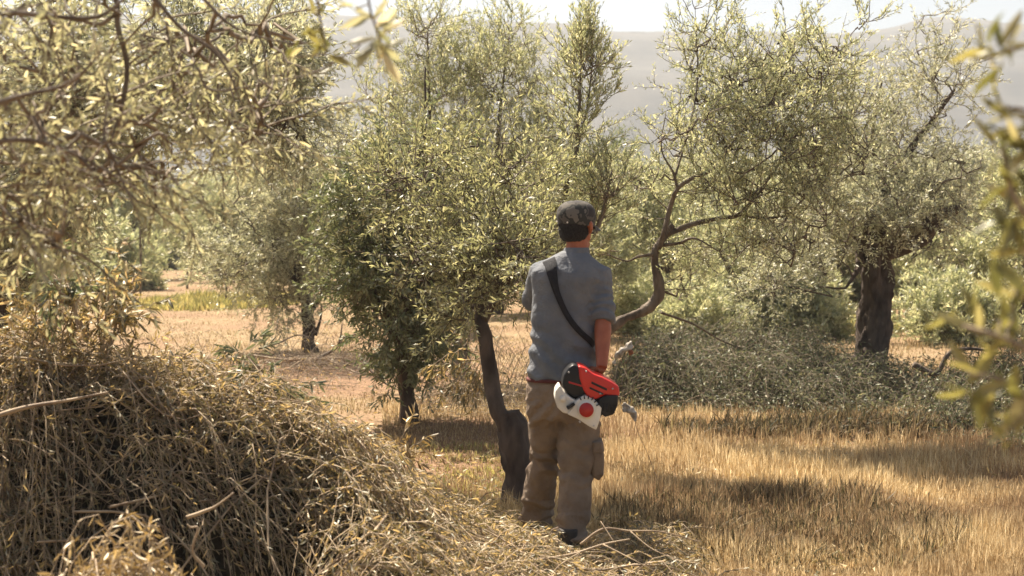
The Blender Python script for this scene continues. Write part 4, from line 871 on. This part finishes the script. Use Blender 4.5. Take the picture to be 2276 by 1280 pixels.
# shirt
bm = bmesh.new()
loft(bm, [(wX(1251), MD, wZ(842), .184, .128, 'flat'), (wX(1252), MD, wZ(820), .180, .126, 'flat'), (wX(1254), MD, wZ(770), .170, .120, 'flat'), (wX(1256), MD, wZ(720), .168, .118, 'flat'), (wX(1258), MD, wZ(670), .175, .122, 'flat'), (wX(1261), MD, wZ(625), .182, .124, 'flat'),
          (wX(1262), MD+.005, wZ(600), .184, .112, 'flat'), (wX(1266), MD+.01, wZ(584), .145, .095, 'flat'), (wX(1274), MD+.015, wZ(568), .088, .078, 'flat'), (wX(1280), MD+.02, wZ(558), .067, .067, 'flat')], 36, 2.3)
loft(bm, [(*(SHR-Vector((.07, 0, -.02))), .055, .06), (*(SHR+Vector((.0, 0, 0))), .066, .068), (*SHR.lerp(ELR, .5), .062, .064), (*SHR.lerp(ELR, .95), .060, .060), (*ELR.lerp(WRR, .09), .058, .056)], 22)
loft(bm, [(*(SHL+Vector((.07, 0, .015))), .055, .06), (*SHL, .064, .066), (*SHL.lerp(ELL, .5), .062, .062), (*ELL, .058, .058), (*ELL.lerp(WRL, .3), .054, .052)], 22)
def d_shirt(co):
    d = wr_(co, 8, .010)-.006*abs(noise.noise(Vector((co.x*14+co.z*9, co.y*8, co.z*7))))
    dr, t = seg_d(co, SHR, ELR)
    if dr < .085: d += .007*math.sin(t*34+4*noise.noise(co*12))*t
    # diagonal pull folds across the back to the right hip
    u = (co.x-wX(1252))*1.0+(co.z-1.1)*1.4
    d += .008*math.sin(u*42+4*noise.noise(co*6))*max(0, 1-abs(co.z-1.02)/.22)
    if abs(co.x-wX(1262)) < .012: d -= .004*(1-abs(co.x-wX(1262))/.012)*(1 if co.z > 1.15 else 0)
    if co.z < .93: d += .006*math.sin(co.x*60)
    return d
shirt = fuse('shirt', bm, .0085, M['shirt'], man, 4, d_shirt)
bm = bmesh.new()
loft(bm, [(wX(1281), MD+.02, wZ(563), .069, .070, 'flat'), (wX(1282), MD+.022, wZ(556), .066, .067, 'flat'), (wX(1283), MD+.025, wZ(550), .061, .063, 'flat')], 28)
fuse('collar', bm, .004, M['shirt'], shirt, 2, None); shirt.children[0].matrix_parent_inverse = Matrix.Identity(4)
# trousers
bm = bmesh.new()
loft(bm, [(wX(1252), MD, wZ(832), .172, .118, 'flat'), (wX(1251), MD, wZ(860), .184, .126, 'flat'), (wX(1250), MD, wZ(905), .186, .130, 'flat'), (wX(1250), MD, wZ(930), .178, .125, 'flat')], 30, 2.4)
HL = Vector((wX(1206), MD, .80)); HR = Vector((wX(1288), MD, .80))
CUFL = Vector((X(1189, 6.68), 6.68, .115)); CUFR = Vector((X(1266, 6.24), 6.24, .10))
loft(bm, [(*(HL+Vector((0, 0, .06))), .085, .11), (*HL, .090, .118), (*HL.lerp(KNL, .5), .085, .10), (*KNL, .078, .086), (*KNL.lerp(CUFL, .4), .082, .086), (*KNL.lerp(CUFL, .8), .086, .086), (*CUFL, .088, .084)], 24, 2.2)
loft(bm, [(*(HR+Vector((0, 0, .06))), .095, .11), (*HR, .100, .120), (*HR.lerp(KNR, .45), .106, .108), (*KNR, .092, .094), (*KNR.lerp(CUFR, .4), .082, .086), (*KNR.lerp(CUFR, .8), .074, .078), (*CUFR, .072, .078)], 24, 2.2)
def d_tr(co):
    d = wr_(co, 7, .014)-.008*abs(noise.noise(Vector((co.x*12+co.z*8, co.y*8, co.z*9))))
    for k, f_ in ((KNL, 1.3), (KNR, 1)):
        dz = co.z-k.z
        if (Vector((co.x, co.y, k.z))-k).length < .12: d += .0075*f_*math.sin(dz*75+5*noise.noise(co*9))*math.exp(-(dz/.10)**2)
    if co.z < .26: d += .008*math.sin(co.z*85+5*noise.noise(co*8))
    if .66 < co.z < .80: d += .006*math.sin((co.z+abs(co.x-wX(1240))*1.2)*70)
    return d
tr_ = fuse('trousers', bm, .0085, M['trouser'], man, 4, d_tr)
# cargo pocket on the right thigh, belt, knee seam
bm = bmesh.new()
pk = Vector((X(1322, 6.35), 6.36, Z(1020, 6.35)))
loft(bm, [(*(pk+Vector((.0, 0, -.088))), .026, .060), (*(pk+Vector((.012, 0, -.07))), .034, .074), (*(pk+Vector((.012, 0, .02))), .034, .076), (*(pk+Vector((.004, 0, .078))), .028, .072), (*(pk+Vector((-.004, 0, .092))), .018, .064)], 20, 3.5)
pocket = fuse('cargo_pocket', bm, .006, M['trouser'], man, 3, lambda co: wr_(co, 18, .005))
bm = bmesh.new()
loft(bm, [(*(pk+Vector((.010, 0, .040))), .037, .079), (*(pk+Vector((.008, 0, .095))), .031, .074)], 20, 3.5)
fuse('pocket_flap', bm, .005, M['trouser'], man, 2, lambda co: wr_(co, 18, .003))
bm = bmesh.new(); loft(bm, [(wX(1252), MD, wZ(846), .186, .131, 'flat'), (wX(1252), MD, wZ(838), .187, .132, 'flat')], 36, 2.4)
fuse('belt', bm, .006, M['beltm'], man, 1)
for a, dv in ((ANL, Vector((-.34, .94, 0))), (ANR, Vector((-.10, .99, 0)))):
    bm = bmesh.new(); dv.normalize()
    f0 = Vector((a.x, a.y, 0))
    loft(bm, [(*(f0+Vector((0, 0, .19))), .050, .052), (*(f0+Vector((0, 0, .12))), .050, .054), (*(f0+dv*.01+Vector((0, 0, .07))), .048, .062), (*(f0+dv*.05+Vector((0, 0, .05))), .048, .046), (*(f0+dv*.13+Vector((0, 0, .040))), .050, .036), (*(f0+dv*.19+Vector((0, 0, .034))), .044, .030), (*(f0+dv*.22+Vector((0, 0, .03))), .026, .022)], 20)
    ball(bm, f0-dv*.035+Vector((0, 0, .05)), (.040, .045, .048), 16)
    fuse('boot', bm, .006, M['boot'], man, 3)
    bm = bmesh.new()
    for r0, c0 in ((.045, -.035), (.046, .03), (.052, .12), (.048, .18)): loft(bm, [(*(f0+dv*c0+Vector((0, 0, .0))), r0, r0), (*(f0+dv*c0+Vector((0, 0, .022))), r0, r0)], 18)
    fuse('boot_sole', bm, .006, M['black'], man, 1)
# cap, brim, hair, eyes
bm = bmesh.new()
rr = [(.020, .086, .098), (.045, .088, .101), (.075, .085, .096), (.100, .072, .080), (.116, .050, .056), (.122, .020, .022)]
prev = None; NS = 32
for (z_, rx, ry) in [(.0, .083, .095)]+rr:
    ring = []
    for k in range(NS):
        a = 2*math.pi*k/NS; dz = -.012*math.sin(a) if z_ < .03 else 0
        pz = z_+dz+.0035*noise.noise(Vector((math.cos(a)*2, math.sin(a)*2, z_*30)))
        kk = 1+.05*noise.noise(Vector((math.cos(a)*1.6, math.sin(a)*1.6, z_*18+4)))
        ring.append(bm.verts.new(hd(rx*math.cos(a)*kk, -.006+ry*math.sin(a)*kk, pz)))
    if prev:
        for k in range(NS): bm.faces.new((prev[k], prev[(k+1) % NS], ring[(k+1) % NS], ring[k]))
    prev = ring
bm.faces.new(prev)
capo = fuse('cap', bm, .01, cm, man, remesh=False)
def sub(o, par):
    o.parent = par; return o
bm = bmesh.new()
for lay in (0, -.004):
    rows = []
    for j in range(5):
        t = j/4; row = []
        for k in range(13):
            a = R_(20+140*k/12); r0 = (.088, .098); ex = .065*t*math.sin(math.pi*(k/12))**.6
            row.append(bm.verts.new(hd(r0[0]*math.cos(a), -.006+r0[1]*math.sin(a)+ex, .012-.02*t-.012*abs(math.cos(a))+lay)))
        rows.append(row)
    for j in range(4):
        for k in range(12): bm.faces.new((rows[j][k], rows[j][k+1], rows[j+1][k+1], rows[j+1][k]))
sub(fuse('brim', bm, .01, cm, None, remesh=False), capo)
for q_ in (hd(.018, -.106, .018), hd(-.052, -.088, .022)):
    bm = bmesh.new(); ball(bm, q_, (.0045, .0045, .0045), 8); sub(fuse('snap', bm, .01, M['white'], None, remesh=False), capo)
bm = bmesh.new()
loft(bm, [(*hd(0, -.030, -.072), .050, .046), (*hd(0, -.030, -.050), .068, .066), (*hd(0, -.026, -.020), .079, .078), (*hd(0, -.018, .02), .081, .086), (*hd(0, -.012, .07), .078, .086)], 28)
fuse('hair', bm, .005, M['hair'], man, 2, lambda co: .003*noise.noise(co*90))
for s in (-1, 1):
    bm = bmesh.new(); ball(bm, hd(s*.030, .072, .0), (.012, .012, .012), 14); fuse('eye', bm, .01, M['white'], man, remesh=False)
# harness strap: left shoulder -> right hip, lying on the back
def back_y(px, py):
    """rear surface of the shirt"""
    x, z = wX(px), wZ(py)
    return None
from mathutils.bvhtree import BVHTree
dg = bpy.context.evaluated_depsgraph_get()
sv = [Vector(v.co) for v in shirt.data.vertices]; tree_b = BVHTree.FromPolygons(sv, [tuple(p_.vertices) for p_ in shirt.data.polygons])
sp = spline([(1219, 576, 30), (1223, 586, 28), (1228, 612, 22), (1236, 645, 15), (1250, 680, 13), (1268, 712, 13), (1290, 738, 13), (1316, 762, 13), (1334, 790, 13), (1345, 815, 13)], 6)
bm = bmesh.new(); pr = None
for i, (px, py, wd) in enumerate(sp):
    j = min(i+1, len(sp)-1); k = max(i-1, 0); t = norm(np.array([sp[j][0]-sp[k][0], sp[j][1]-sp[k][1]]))
    nx, ny = -t[1], t[0]; row = []
    for off_, s in ((.0005, 1), (.0005, -1), (.004, -1), (.004, 1)):
        qx, qy = px+nx*wd/2*s, py+ny*wd/2*s
        tgt = Vector((X(qx, MD-.13), MD-.13, Z(qy, MD-.13))); org = Vector((0, 0, EYE)); dv = (tgt-org).normalized()
        h, nn, _, _ = tree_b.ray_cast(org, dv)
        if h is None: h = (pr_h if pr else tgt)
        pr_h = h; row.append(bm.verts.new(h-dv*(.002+off_*2)))
    if pr:
        for a_ in range(4): bm.faces.new((pr[a_], pr[(a_+1) % 4], row[(a_+1) % 4], row[a_]))
    pr = row
fuse('shoulder_strap', bm, .01, M['strapm'], man, remesh=False)

# ------------------------------------------------------------------ pole pruner
tool = root_thing('pole_pruner', T0, 'red, white and black petrol pole pruner held at the man\'s right hip', 'pole pruner')
ED = 6.10
def poly(name, pts, y0, y1, m, bev=.008, par=tool, bulge=0., seg=3, scale=1.0):
    """outline in photo pixels at the engine's distance, real thickness y0..y1 (metres, towards the camera = smaller)"""
    bm = bmesh.new(); cx = sum(p[0] for p in pts)/len(pts); cy = sum(p[1] for p in pts)/len(pts)
    P_ = [(X(cx+(p[0]-cx)*scale, ED), Z(cy+(p[1]-cy)*scale, ED)) for p in pts]
    f = [bm.verts.new((x, y0, z)) for x, z in P_]; b = [bm.verts.new((x, y1, z)) for x, z in P_]
    bm.faces.new(f); bm.faces.new(list(reversed(b))); n = len(pts)
    for i in range(n): bm.faces.new((f[i], b[i], b[(i+1) % n], f[(i+1) % n]))
    bmesh.ops.recalc_face_normals(bm, faces=bm.faces)
    bmesh.ops.bevel(bm, geom=[e_ for e_ in bm.edges], offset=bev, segments=seg, affect='EDGES', profile=.6, clamp_overlap=True)
    o = fuse(name, bm, .01, m, None, remesh=False)
    if par is not None: o.parent = par; o.matrix_parent_inverse = Matrix.Translation(-Vector(tool.location)) if par is tool else Matrix.Identity(4)
    return o
eng = poly('engine_block', [(1262, 840), (1300, 835), (1350, 858), (1352, 895), (1330, 930), (1290, 920), (1258, 890)], 6.05, 6.20, M['black'], .010)
cov = poly('engine_cover', [(1283, 808), (1298, 812), (1316, 826), (1336, 833), (1356, 843), (1372, 854), (1374, 872), (1366, 879), (1342, 872), (1322, 882), (1306, 880), (1294, 862), (1285, 835)], 6.00, 6.20, M['red'], .012)
poly('air_filter_housing', [(1262, 812), (1272, 805), (1284, 809), (1292, 840), (1300, 868), (1290, 876), (1272, 876), (1256, 866), (1247, 850), (1251, 828)], 6.005, 6.17, M['black'], .014)
poly('fuel_tank', [(1242, 850), (1250, 864), (1270, 880), (1280, 884), (1274, 900), (1266, 914), (1250, 912), (1237, 900), (1231, 880), (1233, 862)], 6.0, 6.16, M['white'], .02, seg=4)
st = poly('starter_housing', [(1278, 884), (1296, 872), (1318, 882), (1334, 900), (1330, 925), (1322, 948), (1306, 940), (1282, 924), (1258, 913), (1268, 900)], 5.985, 6.10, M['white'], .008)
mg = poly('muffler_guard', [(1326, 882), (1344, 872), (1370, 872), (1369, 895), (1360, 914), (1342, 920), (1328, 910)], 5.99, 6.17, M['black'], .008)
def disc(name, px, py, r, y0, y1, m, par, n=28, bev=.002):
    bm = bmesh.new(); bmesh.ops.create_cone(bm, cap_ends=True, segments=n, radius1=r, radius2=r, depth=y1-y0, matrix=Matrix.Translation((X(px, ED), (y0+y1)/2, Z(py, ED))) @ Matrix.Rotation(R_(90), 4, 'X'))
    bmesh.ops.bevel(bm, geom=[e_ for e_ in bm.edges if abs((e_.verts[0].co-e_.verts[1].co).y) < 1e-5], offset=bev, segments=2, affect='EDGES', clamp_overlap=True)
    o = fuse(name, bm, .01, m, None, remesh=False); o.parent = par; return o
disc('starter_rim', 1300, 903, .043, 5.976, 5.99, M['white'], st)
disc('starter_cover', 1300, 903, .034, 5.966, 5.98, M['red2'], st, bev=.004)
for k in range(6):      # cooling slots above the starter, small black gaps between white bars
    a = R_(118-k*19); px = 1300+27.5*math.cos(a); py = 903-27.5*math.sin(a)
    bm = bmesh.new(); bmesh.ops.create_cube(bm, size=1, matrix=Matrix.Translation((X(px, ED), 5.9835, Z(py, ED))) @ Matrix.Rotation(-(a-R_(90)), 4, 'Y') @ Matrix.Diagonal((.0055, .006, .017, 1)))
    o = fuse('cooling_slot', bm, .01, M['black'], None, remesh=False); o.parent = st
disc('fuel_cap', 1249, 880, .016, 5.985, 6.0, M['white'], eng); disc('cover_screw', 1331, 869, .0045, 5.992, 6.0, M['metal'], cov)
for k in range(4):
    bm = bmesh.new(); bmesh.ops.create_cube(bm, size=1, matrix=Matrix.Translation((X(1337+8*k, ED), 5.9885, Z(897+1.5*k, ED))) @ Matrix.Diagonal((.006, .006, .042-.004*abs(k-1.5), 1)))
    o = fuse('guard_rib', bm, .01, M['strapm'], None, remesh=False); o.parent = mg
for k, (px_, py_) in enumerate([(1286, 930), (1316, 938), (1272, 888), (1300, 820), (1358, 858), (1262, 822)]):
    disc('housing_screw', px_, py_, .0042, 5.978 if k < 3 else 5.992, 6.004, M['metal'], st if k < 3 else cov, n=12, bev=.001)
poly('filter_lid_seam', [(1262, 842), (1296, 852), (1297, 856), (1262, 846)], 6.0, 6.03, M['red2'], .002, par=eng)
poly('starter_grip', [(1256, 896), (1272, 886), (1276, 892), (1260, 903)], 5.97, 5.995, M['black'], .004, par=st)
poly('cover_slot', [(1312, 842), (1346, 858), (1345, 863), (1311, 847)], 5.996, 6.02, M['black'], .002, par=cov)
poly('cover_slot', [(1308, 854), (1338, 868), (1337, 872), (1307, 858)], 5.996, 6.02, M['black'], .002, par=cov)
def tube_obj(name, pts, m, sides=14, par=tool):
    o, P = limb_mesh(name, pts, m, None, sides=sides, rough=0.0, n=5); o.parent = par; o.matrix_parent_inverse = Matrix.Translation(-Vector(tool.location)); return o
def at(t, r): q = T0+TD*t; return (*q, r)
L_ = (T1-T0).length
tube_obj('clutch_housing', [at(-.06, .034), at(-.02, .034), at(.03, .024), at(.05, .018)], M['black'])
tube_obj('rear_grip', [at(.045, .0165), at(.10, .0175), at(.2, .0165)], M['black'])
tube_obj('shaft', [at(.05, .0125), at(L_*.5, .0125), at(L_-.05, .0125)], M['metal'])
tube_obj('front_grip', [at(.82, .0165), at(.92, .0170), at(1.04, .0165)], M['black'])
q = T0+TD*.13; tube_obj('trigger', [(*(q+Vector((0, .0, -.012))), .004), (*(q+Vector((0, .01, -.035))), .006), (*(q+TD*.03+Vector((0, 0, -.03))), .004)], M['black'], 8)
hb = poly('cutter_gearbox', [(1262, 812), (1262, 812.1), (1263, 812)], 0, .1, M['black']) if False else None
tube_obj('cutter_gearbox', [at(L_-.08, .022), at(L_-.02, .032), at(L_+.03, .036), at(L_+.06, .026)], M['black'])
bm = bmesh.new()
A_ = TD; B_ = TD.cross(Vector((0, 0, 1))).normalized(); N_ = A_.cross(B_)
bp = T0+TD*(L_+.03)
out = [(0, -.02), (.26, -.022), (.285, -.012), (.29, 0), (.285, .012), (.26, .022), (0, .02)]
f = [bm.verts.new(bp+A_*x+N_*y+B_*.003) for x, y in out]; b = [bm.verts.new(bp+A_*x+N_*y-B_*.003) for x, y in out]
bm.faces.new(f); bm.faces.new(list(reversed(b)))
for i in range(len(out)): bm.faces.new((f[i], b[i], b[(i+1) % len(out)], f[(i+1) % len(out)]))
o = fuse('guide_bar', bm, .01, M['metal'], None, remesh=False); o.parent = tool; o.matrix_parent_inverse = Matrix.Translation(-Vector(tool.location))

# pale scraps on the cuttings right of the man
M['scrap'] = mat('pale_scrap', (.50, .46, .40), (.26, .22, .17), 40, .85)
M['rust'] = mat('rusty_end', (.30, .12, .06), (.18, .07, .04), 30, .9)
def scrap(label, pts, r, ends, seed):
    root_ = root_thing('torn_scrap', W(*pts[0]), label, 'scrap')
    bm = bmesh.new(); loft(bm, [(*W(*p_), a_, b_) for p_, (a_, b_) in zip(pts, r)], 16)
    o = fuse('scrap_body', bm, .006, M['scrap'], root_, 2, lambda co: .018*noise.noise(co*38+Vector((seed, 0, 0))))
    if not ends: return
    bm = bmesh.new(); loft(bm, [(*W(*p_), a_, a_) for p_, a_ in ends], 12)
    fuse('brown_tip', bm, .005, M['rust'], root_, 1, lambda co: .008*noise.noise(co*40))
scrap('pale scrap with a brown end sticking up beside the man\'s right forearm', [(1362, 812, 7.6), (1370, 796, 7.6), (1382, 782, 7.6), (1397, 770, 7.6), (1406, 764, 7.6)], [(.006, .006), (.012, .010), (.020, .014), (.026, .018), (.018, .014)], [((1400, 778, 7.6), .015), ((1404, 788, 7.6), .017)], 1)
scrap('pale crumpled scrap hanging on a thin twig right of the red engine', [(1384, 898, 7.8), (1392, 908, 7.8), (1402, 912, 7.8), (1410, 924, 7.8), (1412, 938, 7.8)], [(.012, .008), (.034, .010), (.020, .020), (.030, .010), (.008, .006)], [], 2)
loose('brown twig carrying the pale crumpled scrap', [(1470, 1090, 7.9), (1440, 1010, 7.9), (1418, 960, 7.85), (1410, 925, 7.82)], .0022, m='twig_pale')
